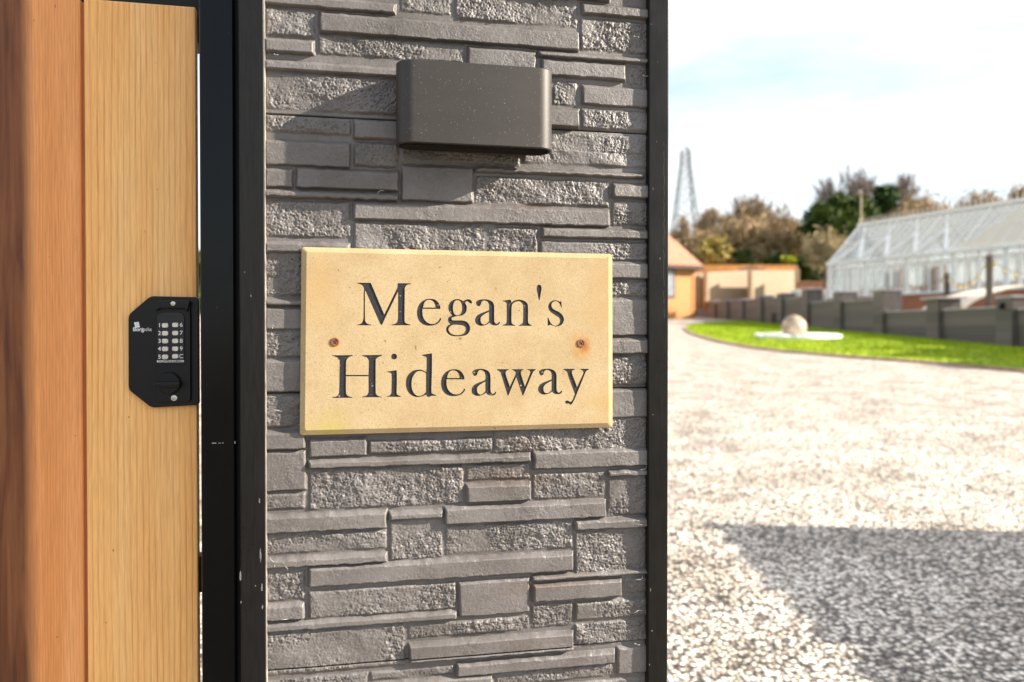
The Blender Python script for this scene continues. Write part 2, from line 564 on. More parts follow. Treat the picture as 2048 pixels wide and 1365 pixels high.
def mat_clad():
    k = NT('moulded_grey_stone'); v = k.coords()
    n = k.noise(v, 9, 6, 0.6); n2 = k.noise(v, 260, 4, 0.7); n3 = k.noise(v, 900, 3, 0.6)
    c = k.ramp(n, [(0.3, (0.092, 0.083, 0.077)), (0.55, (0.145, 0.134, 0.131)), (0.75, (0.190, 0.181, 0.180))])
    c = k.mix(1.0, c, k.ramp(n2, [(0.3, 0.82), (0.7, 1.12)]), 'MULTIPLY')
    st = k.ramp(k.noise(k.coords((1, 1, 5), loc=(3, 1, 2)), 5, 5, 0.6), [(0.60, 0.0), (0.76, 0.38)])
    c = k.mix(st, c, (0.135, 0.085, 0.055))
    # darker tone where the surface turns inward, as in the joints
    g = k.n('ShaderNodeNewGeometry')
    k.l(g.outputs['Pointiness'], (pr := k.n('ShaderNodeValToRGB')).inputs['Fac'])
    pr.color_ramp.elements[0].position = 0.44; pr.color_ramp.elements[0].color = (.45, .42, .40, 1)
    pr.color_ramp.elements[1].position = 0.50; pr.color_ramp.elements[1].color = (1, 1, 1, 1)
    c = k.mix(0.75, c, k.mix(1.0, c, pr.outputs['Color'], 'MULTIPLY'))
    lint = k.ramp(k.noise(k.coords((60, 60, 25), loc=(1, 5, 2)), 12, 2, 0.5, 2.0), [(0.735, 0.0), (0.76, 0.55)])
    c = k.mix(lint, c, (0.5, 0.47, 0.44))
    k.col(c).rough(0.43).spec(0.58)
    b1 = k.bump(n2, 0.5, 0.0010)
    k.bump(n3, 0.8, 0.0006, b1)
    return k.m
M_CLAD = mat_clad()

pillar = thing('gate_pillar', WW((UL + UR) / 2, -0.15, 0), 'stone clad pillar with black corner trims carrying the name plaque and lamp', 'pillar')
def clad(z0, z1, step):
    us = np.arange(U0, U1 + step, step); zs = np.linspace(z0 + .0005, z1 - .0005, max(2, int((z1 - z0) / step)))
    Ug, Zg = np.meshgrid(us, zs)
    H = height(Ug, Zg)
    e = np.minimum(Zg - z0, z1 - Zg); H -= np.clip(1 - e / 0.0016, 0, 1) * 0.004
    P = np.empty(Ug.shape + (3,))
    for i in range(3):
        P[..., i] = W0[i] + WU[i] * Ug + WN[i] * H + (Zg if i == 2 else 0)
    nx, ny = len(us), len(zs)
    i, j = np.meshgrid(np.arange(nx - 1), np.arange(ny - 1)); a = (j * nx + i).ravel()
    return np_mesh('cladding_panel', P.reshape(-1, 3), np.stack([a, a + 1, a + 1 + nx, a + nx], 1), M_CLAD, pillar, smooth=True)
bounds = [2.2] + [s for s in seams if 0.03 < s < 2.17] + [0.0]
for zt, zb in zip(bounds[:-1], bounds[1:]):
    clad(zb, zt, 0.00105 if (zt > 0.84 and zb < 1.95) else 0.003)

def mat_black(name, c=(0.02, 0.02, 0.021), rough=0.33, scr=0.5):
    k = NT(name); v = k.coords((1, 1, 0.06)); v2 = k.coords((1, 1, 0.35), loc=(2, 7, 1))
    br = k.noise(v, 420, 4, 0.6)                         # long vertical brushing
    col = k.ramp(br, [(0.3, tuple(x * .75 for x in c)), (0.7, tuple(x * 1.4 for x in c))])
    sp = k.ramp(k.noise(v2, 210, 2, 0.5), [(0.775, 0.0), (0.80, scr)])   # chips and dust specks
    k.col(k.mix(sp, col, (0.5, 0.48, 0.44)))
    k.rough(k.ramp(k.noise(k.coords(), 14, 5, 0.6), [(0.3, rough * .8), (0.7, rough * 1.4)])).spec(0.2)
    k.bump(br, 0.12, 0.0006)
    return k.m
M_TRIM = mat_black('satin_black_trim', (0.008, 0.0078, 0.0076), 0.30, 0.4)
M_POST = mat_black('glossy_black_post', (0.003, 0.0035, 0.0045), 0.16, 0.1)
M_DARK = varied('black_rubber', (0.008, 0.008, 0.009), 0.7, 0.2, 30)
def uu(px, n=0.0): return WP(px, 664, n)[0]
tn = 0.0130
mb = MB(); mb.wbox(uu(479.5, tn), uu(529.5, tn), -0.03, tn, 0, 2.2)
mb.build('corner_trim', M_TRIM, pillar, bevel=0.0016)
mb = MB(); mb.wbox(uu(1297, tn), uu(1337, tn), -0.03, tn, 0, 2.2)
mb.build('corner_trim', M_TRIM, pillar, bevel=0.0022)
# thin bright cut edge inside each trim
mb = MB(); mb.wbox(uu(529.5, tn), uu(529.5, tn) + 0.0012, -0.004, tn - .002, 0.0, 2.2)
mb.build('trim_edge', varied('raw_edge', (0.30, 0.28, 0.25), 0.5, 0.5, 40), pillar)
mb = MB(); mb.wbox(uu(484, tn), uu(1334, tn), -0.32, -0.008, 0, 2.19)
mb.build('pillar_core', varied('render_coat', (0.10, 0.098, 0.095), 0.8, 0.3, 8), pillar)
mb = MB(); mb.wbox(uu(470, tn), uu(1346, tn), -0.34, 0.03, 2.202, 2.26)
mb.build('coping', varied('coping_stone', (0.18, 0.175, 0.17), 0.7, 0.3, 8), pillar, bevel=0.006)

# chips in the black paint, a long scratch and cobweb threads caught on the cladding
M_CHIP = varied('bare_primer', (0.17, 0.16, 0.14), 0.6, 0.4, 300)
def chip(px, py, w, h, seed):
    g_ = random.Random(seed); u, z = WP(px, py, tn); sx = 1 / 1290.0
    pts = [(u + sx * w * .5 * math.cos(t) * g_.uniform(.5, 1.2), z + sx * h * .5 * math.sin(t) * g_.uniform(.6, 1.2)) for t in [2 * math.pi * i / 9 for i in range(9)]]
    mb = MB(); mb.wprism(pts, tn - .0004, tn + .00012); mb.build('paint_chip', M_CHIP, pillar)
for i, (x, y, w, h) in enumerate(((480.8, 1152, 3, 22), (519, 1002, 3, 10), (521, 1110, 3, 26), (524, 1175, 3, 18), (511, 1172, 2, 3), (525, 1215, 2.5, 9), (482, 1205, 2, 5), (1301, 1180, 2, 10), (1304, 1262, 2.4, 5), (1299, 1330, 2, 6), (489, 545, 2, 2), (1306, 830, 2, 2))): chip(x, y, w, h, i)
mb = MB(); prev = None; g_ = random.Random(4)
for i in range(40):
    u, z = WP(1328 + g_.uniform(-.8, .8), 285 + i * 9, tn); p = WW(u, tn, z)
    if prev is not None and g_.random() > .12: mb.tube(prev, p, .00022, n=4)
    prev = p
mb.build('scratch', M_CHIP, pillar)
M_WEB = varied('cobweb_thread', (0.62, 0.60, 0.56), 0.8, 0.1, 50)
g_ = random.Random(12)
for (x, y, L) in ((768, 382, 22), (1278, 75, 14), (1284, 150, 16), (1286, 372, 10), (556, 110, 10), (545, 650, 16), (548, 820, 20), (545, 840, 22), (1280, 940, 22), (1276, 1050, 24), (1272, 1160, 26), (1268, 1225, 22), (1280, 1290, 14), (560, 1240, 30), (540, 1115, 40), (1288, 640, 8), (690, 905, 10), (575, 1140, 28)):
    mb = MB(); prev = None; x_, y_ = x, y; n_ = 8; d = g_.uniform(0, 6.28)
    for i in range(n_):
        u, z = WP(x_, y_, .009); p = WW(u, .0085 + .001 * math.sin(i), z)
        if prev is not None: mb.tube(prev, p, .00026, n=4)
        prev = p; d += g_.uniform(-.7, .7); x_ += math.cos(d) * L / n_; y_ += math.sin(d) * L / n_ * .6
    mb.build('cobweb_thread', M_WEB, pillar)
# ------------------------------------------------------------------ wall lamp
def mat_lamp():
    k = NT('powder_coat_anthracite'); v = k.coords()
    n = k.noise(v, 1500, 2, 0.5); n2 = k.noise(k.coords((1, 1, 3)), 12, 5, 0.6)
    c = k.ramp(n2, [(0.3, (0.030, 0.026, 0.023)), (0.7, (0.038, 0.033, 0.030))])
    sp = k.ramp(k.noise(k.coords(loc=(4, 4, 4)), 560, 1, 0.4), [(0.72, 0.0), (0.78, 0.8)])
    k.col(k.mix(sp, c, (0.25, 0.22, 0.2))).rough(0.5).spec(0.4)
    k.bump(n, 0.25, 0.0003)
    return k.m
M_LAMP = mat_lamp()
LD = 0.062
lu0 = uu(793.5, 0.040); lu1 = uu(1103, 0.040)
lzt = WP(820, 117.5, LD)[1]; lzb = WP(820, 284, LD)[1]
lamp = thing('wall_lamp', WW((lu0 + lu1) / 2, 0.0, lzb), 'dark grey up and down wall lamp with rounded ends above the plaque', 'wall lamp')
def stadium(u0, u1, n0, n1, r, k=10):
    pts = []
    for (cx, cy, a0) in ((u1 - r, n1 - r, 0), (u0 + r, n1 - r, 90), (u0 + r, n0 + r, 180), (u1 - r, n0 + r, 270)):
        for i in range(k + 1):
            t = R(a0 + 90 * i / k)
            pts.append((cx + r * math.cos(t), cy + r * math.sin(t)))
    return pts
def vloft(mb, rings, cap0=True, cap1=True):
    k = len(rings[0][0]); b = len(mb.v)
    for pts, z in rings: mb.v.extend([tuple(WW(u, n, z)) for u, n in pts])
    for j in range(len(rings) - 1):
        for i in range(k):
            mb.f.append((b + j * k + i, b + j * k + (i + 1) % k, b + (j + 1) * k + (i + 1) % k, b + (j + 1) * k + i))
    if cap0: mb.f.append(tuple(b + i for i in range(k - 1, -1, -1)))
    if cap1: mb.f.append(tuple(b + (len(rings) - 1) * k + i for i in range(k)))
rr_ = 0.0245
O = stadium(lu0, lu1, 0.008, LD, rr_); I = stadium(lu0 + .004, lu1 - .004, 0.012, LD - .004, rr_ - .004)
e = 0.0012; O2 = stadium(lu0 + e, lu1 - e, 0.008 + e, LD - e, rr_ - e)
mb = MB()
vloft(mb, [(I, lzb + .010), (I, lzb), (O2, lzb), (O, lzb + e), (O, lzt - e), (O2, lzt), (I, lzt), (I, lzt - .010)])
ob = mb.build('lamp_body', M_LAMP, lamp)
for p in ob.data.polygons: p.use_smooth = True
ob.data.set_sharp_from_angle(angle=R(28))
for zz in (lzb + 0.007, lzt - 0.0085):
    mb = MB(); J = stadium(lu0 + .0045, lu1 - .0045, 0.0125, LD - .0045, rr_ - .0045)
    vloft(mb, [(J, zz), (J, zz + .0015)])
    mb.build('lens', varied('smoked_lens', (0.02, 0.02, 0.02), 0.15, 0.2, 30), lamp)
mb = MB(); mb.wbox(lu0 + .02, lu1 - .02, -0.001, 0.0085, lzb + .008, lzt - .008)
mb.build('backplate', M_DARK, lamp)

# ------------------------------------------------------------------ engraved plaque
SB, SM, SF = 0.0085, 0.0112, 0.0150      # back, foot of chamfer, front (metres in front of the wall)
corner_px = [(599.5, 871), (1225, 855), (1224.5, 508.5), (603, 494.5)]     # outer outline, ccw
sc = [WP(x, y, SM) for x, y in corner_px]
ul = (sc[0][0] + sc[3][0]) / 2; ur = (sc[1][0] + sc[2][0]) / 2
zb_ = (sc[0][1] + sc[1][1]) / 2; zt_ = (sc[2][1] + sc[3][1]) / 2
sc = [(p[0], p[1]) for p in sc]
cu = sum(p[0] for p in sc) / 4; cz = sum(p[1] for p in sc) / 4
def inset(p, d):
    return (p[0] + (d if p[0] < cu else -d), p[1] + (d if p[1] < cz else -d))
def sub(poly, m=40, jit=0.0, seed=0):
    out = []; g = random.Random(seed)
    for i in range(len(poly)):
        a, b = poly[i], poly[(i + 1) % len(poly)]
        for j in range(m):
            t = j / m
            jx, jz = (g.uniform(-jit, jit), g.uniform(-jit, jit)) if j else (0, 0)
            out.append((a[0] + (b[0] - a[0]) * t + jx, a[1] + (b[1] - a[1]) * t + jz))
    return out
def rounded(poly, r, k=5):
    out = []
    n = len(poly)
    for i in range(n):
        p0, p, p1 = Vector(poly[i - 1]), Vector(poly[i]), Vector(poly[(i + 1) % n])
        a = p + (p0 - p).normalized() * r; b = p + (p1 - p).normalized() * r
        for j in range(k + 1):
            t = j / k
            q = a * (1 - t) ** 2 + p * (2 * t * (1 - t)) + b * t * t
            out.append((q.x, q.y))
    return out
CH = 0.0074
front_c = rounded([inset(p, CH) for p in sc], 0.0035)
outer_c = rounded(sc, 0.005)

G = {}
def glyph(key, s, ox, oy, *contours):
    G[key] = [[(ox + p[0] / s, oy + p[1] / s, (p[2] if len(p) > 2 else 0)) for p in c] for c in contours]
s1 = 2048 / 150.0; s3 = 10.24
glyph('M', s1, 700, 555, [(195,152,1),(568,152,1),(595,215,1),(935,1020,1),(1290,290,1),(1300,170,1),(1320,163,1),(1660,165,1),(1665,185,1),(1560,210),(1500,290),(1495,400),(1490,1150),(1510,1230),(1560,1270),(1660,1300,1),(1655,1312,1),(1120,1312,1),(1120,1298,1),(1250,1260),(1300,1180),(1310,1000),(1310,390,1),(960,1110,1),(870,1310,1),(822,1270,1),(425,375,1),(408,385,1),(408,1100),(430,1220),(490,1275),(590,1300,1),(585,1315,1),(190,1312,1),(190,1300,1),(300,1265),(355,1170),(368,1000),(372,450),(382,330),(350,240),(290,195),(195,168,1)])
e_out = [(830,457,1),(825,390),(780,290),(710,220),(630,185),(530,178),(420,200),(310,265),(230,370),(192,500),(192,620),(225,740),(300,840),(400,895),(520,915),(650,900),(750,860),(820,790),(850,725),(835,705),(815,715),(780,780),(710,840),(620,865),(520,850),(430,790),(370,700),(342,590),(342,452,1)]
e_in = [(358,418,1),(375,330),(420,250),(480,215),(540,210),(610,235),(660,290),(690,370),(690,418,1)]
glyph('e', s1, 820, 585, e_out, e_in)
mv = lambda c, dx, dy: [(p[0] + dx, p[1] + dy) + tuple(p[2:]) for p in c]
glyph('e2', s1, 790, 700, mv(e_out, 1066, 354), mv(e_in, 1066, 354))
glyph('g', s1, 820, 585,
 [(1290,185),(1370,200),(1455,242,1),(1520,205),(1590,190),(1650,205),(1690,260),(1685,305),(1640,302),(1590,262),(1540,250),(1500,290,1),(1540,360),(1550,430),(1535,520),(1480,600),(1400,637),(1300,650),(1200,672),(1150,695),(1135,730),(1165,765),(1250,770),(1400,770),(1520,795),(1600,860),(1640,960),(1625,1070),(1560,1150),(1480,1185),(1370,1200),(1240,1205),(1110,1180),(1020,1110),(985,1020),(1000,950),(1060,890),(1100,875,1),(1045,810),(1035,740),(1060,680),(1150,630,1),(1090,560),(1050,470),(1050,370),(1100,270),(1180,210)],
 [(1290,215),(1220,250),(1180,350),(1175,470),(1200,570),(1250,622),(1310,630),(1370,600),(1410,520),(1420,400),(1395,290),(1350,235)],
 [(1190,888),(1310,890),(1440,910),(1510,960),(1515,1040),(1470,1120),(1380,1160),(1260,1172),(1150,1145),(1080,1090),(1052,1020),(1070,960),(1120,915)])
a_out = [(430,180),(530,190),(620,230),(675,290),(695,370),(697,450),(697,750),(710,820),(750,860),(800,845),(830,805),(850,815),(845,850),(800,895),(740,910),(670,905),(610,880),(570,832,1),(520,870),(440,905),(340,922),(250,895),(195,840),(178,770),(195,690),(250,620),(340,570),(440,530),(550,485,1),(557,440),(555,350),(530,270),(480,230),(430,215),(380,230),(345,280),(330,335),(290,370),(240,365),(215,320),(200,270),(230,230),(300,195)]
a_in = [(555,530,1),(480,570),(400,620),(340,680),(328,740),(335,810),(365,860),(420,880),(480,860),(530,820),(555,790,1)]
fit = lambda c, x0, sx, y0, sy: [(x0 + (p[0] - 178) * sx, y0 + (p[1] - 180) * sy) + tuple(p[2:]) for p in c]
glyph('a', s3, 940, 560, fit(a_out, 103, .757, 400, .735), fit(a_in, 103, .757, 400, .735))
glyph('a2', s1, 930, 725, a_out, a_in)
glyph('a3', s1, 1060, 725, fit(a_out, 220, .975, 175, .957), fit(a_in, 220, .975, 175, .957))
glyph('n', s3, 940, 560, [(668,430,1),(815,408,1),(840,420,1),(850,470,1),(900,430),(1000,408),(1090,425),(1160,470),(1188,550),(1190,850),(1210,900),(1265,932,1),(1262,945,1),(1005,945,1),(1003,930,1),(1060,900),(1085,840),(1088,560),(1070,490),(1020,445),(960,445),(890,480),(855,550),(850,850),(870,905),(930,930,1),(925,942,1),(668,940,1),(662,925,1),(720,905),(748,850),(750,560),(745,480),(720,455),(670,442,1)])
glyph('apos', s3, 940, 560, [(1415,100),(1455,125),(1465,190),(1440,330),(1422,415),(1410,415),(1385,300),(1365,190),(1378,120)])
glyph('s', s3, 940, 560, [(1870,435,1),(1880,570,1),(1868,570,1),(1840,500),(1790,450),(1740,440),(1690,465),(1668,510),(1680,570),(1730,615),(1810,655),(1880,710),(1922,790),(1915,860),(1870,925),(1790,955),(1710,945),(1650,925),(1600,942,1),(1590,935,1),(1590,775,1),(1605,775,1),(1640,860),(1690,920),(1750,940),(1810,915),(1840,860),(1835,800),(1790,755),(1710,705),(1640,650),(1603,580),(1608,510),(1650,450),(1720,422),(1790,428),(1845,455),(1855,435,1)])
glyph('H', s1, 660, 700, [(65,152,1),(620,145,1),(625,165,1),(520,200),(460,270),(440,350),(437,688,1),(1050,688,1),(1060,350),(1050,280),(1000,210),(875,170,1),(872,150,1),(1415,140,1),(1418,165,1),(1330,195),(1265,250),(1248,330),(1248,1130),(1265,1210),(1310,1260),(1418,1285,1),(1415,1298,1),(875,1298,1),(870,1285,1),(990,1250),(1040,1190),(1052,1100),(1050,724,1),(437,724,1),(437,1130),(455,1220),(500,1265),(615,1298,1),(612,1312,1),(60,1318,1),(60,1302,1),(190,1265),(240,1190),(250,1100),(262,350),(250,280),(180,205),(65,172,1)])
glyph('dot', s1, 660, 700, [(1750 + 80 * math.cos(2 * math.pi * i / 10), 185 + 80 * math.sin(2 * math.pi * i / 10)) for i in range(10)])
glyph('i', s1, 660, 700, [(1558,595,1),(1812,558,1),(1822,600),(1825,900),(1820,1180),(1850,1230),(1935,1273,1),(1930,1288,1),(1550,1285,1),(1548,1272,1),(1630,1245),(1670,1190),(1678,1100),(1680,720),(1660,640),(1560,608,1)])
glyph('d', s1, 790, 700,
 [(730,140,1),(1000,98,1),(1010,130),(1008,600),(995,1130),(1030,1200),(1118,1235,1),(1115,1262,1),(1010,1258),(930,1290),(870,1270),(850,1225,1),(780,1258),(680,1285),(590,1292),(480,1260),(370,1170),(310,1040),(295,900),(320,760),(400,640),(500,570),(620,545),(720,548),(800,580),(848,605,1),(860,500),(860,260),(845,200),(735,155,1)],
 [(845,640,1),(770,600),(690,580),(600,600),(520,680),(465,800),(452,950),(470,1080),(520,1190),(600,1252),(690,1258),(780,1220),(845,1150,1)])
glyph('w', s1, 930, 725, [(875,190,1),(1197,190,1),(1195,212,1),(1140,230),(1110,290),(1125,370),(1225,665,1),(1375,330),(1360,250),(1295,212,1),(1290,190,1),(1597,190,1),(1595,212,1),(1545,230),(1527,280),(1540,360),(1635,665,1),(1760,350),(1780,270),(1755,225),(1700,210,1),(1700,188,1),(1930,188,1),(1930,210,1),(1870,250),(1820,350),(1600,880),(1580,890),(1560,875),(1395,405,1),(1190,890),(1170,900),(1155,880),(990,350),(950,260),(875,210,1)])
glyph('y', s1, 1060, 725, [(915,180,1),(1220,180,1),(1218,205,1),(1160,225),(1145,280),(1165,360),(1285,672,1),(1440,340),(1455,270),(1430,225),(1375,200,1),(1378,180,1),(1598,180,1),(1598,205,1),(1530,250),(1480,360),(1250,930),(1190,1060),(1140,1140),(1090,1158),(1050,1125),(1000,1135),(960,1100),(970,1060),(1020,1045),(1080,1070),(1120,1075),(1170,1010),(1210,900),(1215,850),(1050,400),(1020,290),(980,240),(918,205,1)])

def smooth(c, m=4):
    out = []; n = len(c)
    for i in range(n):
        p1, p2 = c[i], c[(i + 1) % n]
        p0 = p1 if p1[2] else c[i - 1]; p3 = p2 if p2[2] else c[(i + 2) % n]
        mm = 1 if (p1[2] and p2[2]) else m
        for j in range(mm):
            t = j / mm
            q = [0.5 * ((2 * p1[a]) + (-p0[a] + p2[a]) * t + (2 * p0[a] - 5 * p1[a] + 4 * p2[a] - p3[a]) * t * t + (-p0[a] + 3 * p1[a] - 3 * p2[a] + p3[a]) * t ** 3) for a in (0, 1)]
            out.append(tuple(q))
    return out
GL = {k: [[WP(x, y, SF) for x, y in smooth(c)] for c in cs] for k, cs in G.items()}

def curve_mesh(loops, extrude):
    cu_ = bpy.data.curves.new('tmp', 'CURVE'); cu_.dimensions = '2D'; cu_.fill_mode = 'BOTH'; cu_.extrude = extrude
    for lp in loops:
        sp = cu_.splines.new('POLY'); sp.points.add(len(lp) - 1)
        for i, (u, z) in enumerate(lp): sp.points[i].co = (u, z, 0, 1)
        sp.use_cyclic_u = True
    ob = bpy.data.objects.new('tmp', cu_); COL.objects.link(ob)
    dg = bpy.context.evaluated_depsgraph_get(); dg.update()
    me = bpy.data.meshes.new_from_object(ob.evaluated_get(dg))
    bpy.data.objects.remove(ob); bpy.data.curves.remove(cu_)
    return me
def wall_mesh(me, n_mid, name, mats, parent, side_mat=False):
    off = rootloc(parent)
    for v in me.vertices:
        p = WW(v.co.x, n_mid + v.co.z, v.co.y) - off
        nz_ = v.co.z
        v.co = p
    me.update()
    me.materials.clear()
    for m in mats: me.materials.append(m)
    for p in me.polygons:
        p.use_smooth = False
        p.material_index = 1 if (side_mat and abs(p.normal.dot(WN)) < 0.3) else 0
    me.name = name
    o = bpy.data.objects.new(name, me); COL.objects.link(o); o.parent = parent
    return o
RUST = [WP(1162, 688, SF), WP(669, 686, SF)]
def mat_plaque():
    k = NT('buff_sandstone'); v = k.coords()
    n = k.noise(v, 16, 6, 0.62); n2 = k.noise(v, 650, 3, 0.6); n3 = k.noise(v, 1500, 2, 0.5)
    c = k.ramp(n, [(0.28, (0.385, 0.285, 0.155)), (0.5, (0.435, 0.335, 0.195)), (0.72, (0.465, 0.375, 0.235))])
    c = k.mix(1.0, c, k.ramp(n2, [(0.3, (0.80, 0.76, 0.70)), (0.6, (1.06, 1.06, 1.06))]), 'MULTIPLY')
    dots = k.ramp(k.noise(k.coords(loc=(3, 2, 9)), 420, 2, 0.55), [(0.66, 0.0), (0.70, 0.75)])
    c = k.mix(dots, c, (0.20, 0.14, 0.07))
    pits = k.ramp(k.noise(k.coords(loc=(9, 2, 1)), 110, 1, 0.4), [(0.775, 0.0), (0.80, 0.75)])
    c = k.mix(pits, c, (0.16, 0.12, 0.06))
    # rust halo round the right screw, weather stain on the right edge, algae low on the left
    def halo(pt, r, stretch, col, c, amount, nscale=60):
        # position relative to the stain in wall axes
        p = WW(pt[0], SF, pt[1])
        g = k.n('ShaderNodeNewGeometry')
        sub_ = k.n('ShaderNodeVectorMath', _operation='SUBTRACT'); k.l(g.outputs['Position'], sub_.inputs[0]); sub_.inputs[1].default_value = p
        mul = k.n('ShaderNodeVectorMath', _operation='MULTIPLY'); k.l(sub_.outputs[0], mul.inputs[0]); mul.inputs[1].default_value = (1, 1, stretch)
        ln = k.n('ShaderNodeVectorMath', _operation='LENGTH'); k.l(mul.outputs[0], ln.inputs[0])
        nn = k.math('MULTIPLY', k.math('SUBTRACT', k.noise(v, nscale, 4, 0.6), 0.5), r * 1.3)
        d = k.math('ADD', ln.outputs['Value'], nn)
        f = k.ramp(k.math('DIVIDE', d, r), [(0.0, amount), (1.0, 0.0)], 'EASE')
        return k.mix(f, c, col)
    c = halo((RUST[0][0] + .002, RUST[0][1] - .003), 0.022, 0.75, (0.42, 0.19, 0.04), c, 0.85, 120)
    c = halo((RUST[0][0] + .006, RUST[0][1] - .003), 0.011, .9, (0.30, 0.09, 0.02), c, 0.85, 160)
    c = halo((RUST[1][0] + .001, RUST[1][1] - .003), 0.013, 1, (0.62, 0.28, 0.05), c, 0.5, 160)
    ue = WP(1215, 700, SF)
    c = halo((ue[0], WP(1215, 600, SF)[1]), 0.055, 0.5, (0.40, 0.245, 0.09), c, 0.5, 30)
    c = halo((ue[0], WP(1215, 800, SF)[1]), 0.050, 0.8, (0.42, 0.26, 0.09), c, 0.5, 30)
    c = halo(WP(640, 580, SF), 0.045, 0.6, (0.42, 0.27, 0.10), c, 0.45, 30)
    c = halo(WP(660, 860, SF), 0.060, 1.6, (0.40, 0.34, 0.08), c, 0.55, 30)
    c = halo(WP(1085, 727, SF), 0.006, 0.6, (0.34, 0.28, 0.06), c, 0.7, 200)
    k.col(c).rough(0.85).spec(0.25)
    b = k.bump(n2, 0.25, 0.0006); k.bump(n3, 0.2, 0.0003, b)
    return k.m
M_PLAQ = mat_plaque()
def mat_letter():
    k = NT('black_letter_paint'); v = k.coords()
    n = k.noise(v, 900, 3, 0.6)
    sp = k.ramp(k.noise(k.coords(loc=(1, 1, 5)), 700, 2, 0.6), [(0.62, 0.0), (0.70, 0.45)])
    c = k.mix(sp, (0.014, 0.014, 0.018), (0.20, 0.18, 0.17))
    chip = k.ramp(k.noise(k.coords(loc=(7, 1, 5)), 130, 4, 0.6), [(0.655, 0.0), (0.70, 0.75)])
    c = k.mix(chip, c, (0.42, 0.34, 0.25))
    k.col(c).rough(0.6).spec(0.4); k.bump(n, 0.35, 0.0005)
    return k.m
M_LET = mat_letter()
plaque = thing('name_plaque', WW(cu, SB, min(p[1] for p in sc)), "cream stone name plaque engraved with black letters reading Megan's Hideaway", 'plaque')
ENG = 0.0011
me = curve_mesh([front_c] + [c for cs in GL.values() for c in cs], ENG / 2)
face = wall_mesh(me, SF - ENG / 2, 'plaque_face', [M_PLAQ, M_LET], plaque, side_mat=True)
mb = MB()
mb.wloft(outer_c, SB, outer_c, SM, False)
mb.wloft(outer_c, SM, front_c, SF - 0.00002, False)
mb.add([WW(u, SB, z) for u, z in outer_c], [tuple(range(len(outer_c) - 1, -1, -1))])
mb.add([WW(u, SF - ENG - .0006, z) for u, z in front_c], [tuple(range(len(front_c)))])
M_PLAQ2 = M_PLAQ
o = mb.build('chamfered_edge', M_PLAQ2, plaque)
for nm, keys in (("engraved_line", ['M', 'e', 'g', 'a', 'n', 'apos', 's']), ("engraved_line", ['H', 'dot', 'i', 'd', 'e2', 'a2', 'w', 'a3', 'y'])):
    me = curve_mesh([c for kk in keys for c in GL[kk]], 0.00015)
    wall_mesh(me, SF - ENG - 0.00015, nm, [M_LET], plaque)
# rusty cross-head screws
M_RUST = varied('rusted_steel', (0.20, 0.085, 0.04), 0.6, 0.5, 300, 0.5, 900)
M_RUST.node_tree.nodes['Principled BSDF'].inputs['Metallic'].default_value = 0.3
for (px, py) in ((669.5, 684.5), (1162, 687)):
    u, z = WP(px, py, SF)
    r = 0.0066
    ring = lambda rad: [(u + rad * math.cos(2 * math.pi * i / 20), z + rad * math.sin(2 * math.pi * i / 20)) for i in range(20)]
    mb = MB(); mb.wloft(ring(r), SF + .0001, ring(r * .96), SF + .0010, False); mb.wloft(ring(r * .96), SF + .0010, ring(r * .72), SF + .0014, False); mb.wloft(ring(r * .72), SF + .0014, ring(r * .55), SF + .0009)
    sc_o = mb.build('screw', M_RUST, plaque)
    mb = MB()
    for a in (R(42), R(132)):
        du, dz = math.cos(a) * r * .48, math.sin(a) * r * .48; wu_, wz_ = -math.sin(a) * .0005, math.cos(a) * .0005
        mb.wprism([(u - du - wu_, z - dz - wz_), (u + du - wu_, z + dz - wz_), (u + du + wu_, z + dz + wz_), (u - du + wu_, z - dz + wz_)], SF + .0009, SF + .00112 + (0.00004 if a > 1 else 0))
    mb.build('cross_slot', varied('slot_dark', (0.03, 0.012, 0.008), 0.8, 0.2, 50), sc_o)

# ------------------------------------------------------------------ post, gate
GN = -0.115                     # front face of the gate boards
PN = -0.070
PU0, PU1 = uu(400.5, PN), uu(470.5, PN)
post = thing('gate_post', WW((PU0 + PU1) / 2, PN - .05, 0), 'black painted steel gate post between the cedar gate and the stone pillar', 'gate post')
mb = MB(); mb.wbox(PU0, PU1, PN - 0.09, PN, 0, 2.25)
mb.build('post_tube', M_POST, post, bevel=0.0035)
mb = MB(); mb.wbox(PU1 - .002, uu(500, 0) , PN - 0.16, PN - 0.012, 0, 2.2)
mb.build('gap_strip', M_DARK, post)  # black strip added to close the gap between post and pillar
# fine paint scuffs
mb = MB()
for (x, y, w, h) in ((424, 886, 9, 1.6), (437, 886, 4, 1.4), (444, 885.5, 3, 1.8), (469, 883, 2, 5)):
    a = WP(x, y, PN); b = WP(x + w, y + h, PN)
    mb.wbox(a[0], b[0], PN + .0001, PN + .0003, b[1], a[1])
mb.build('paint_scuff', varied('grey_scuff', (0.45, 0.45, 0.42), 0.6, 0.4, 200), post)

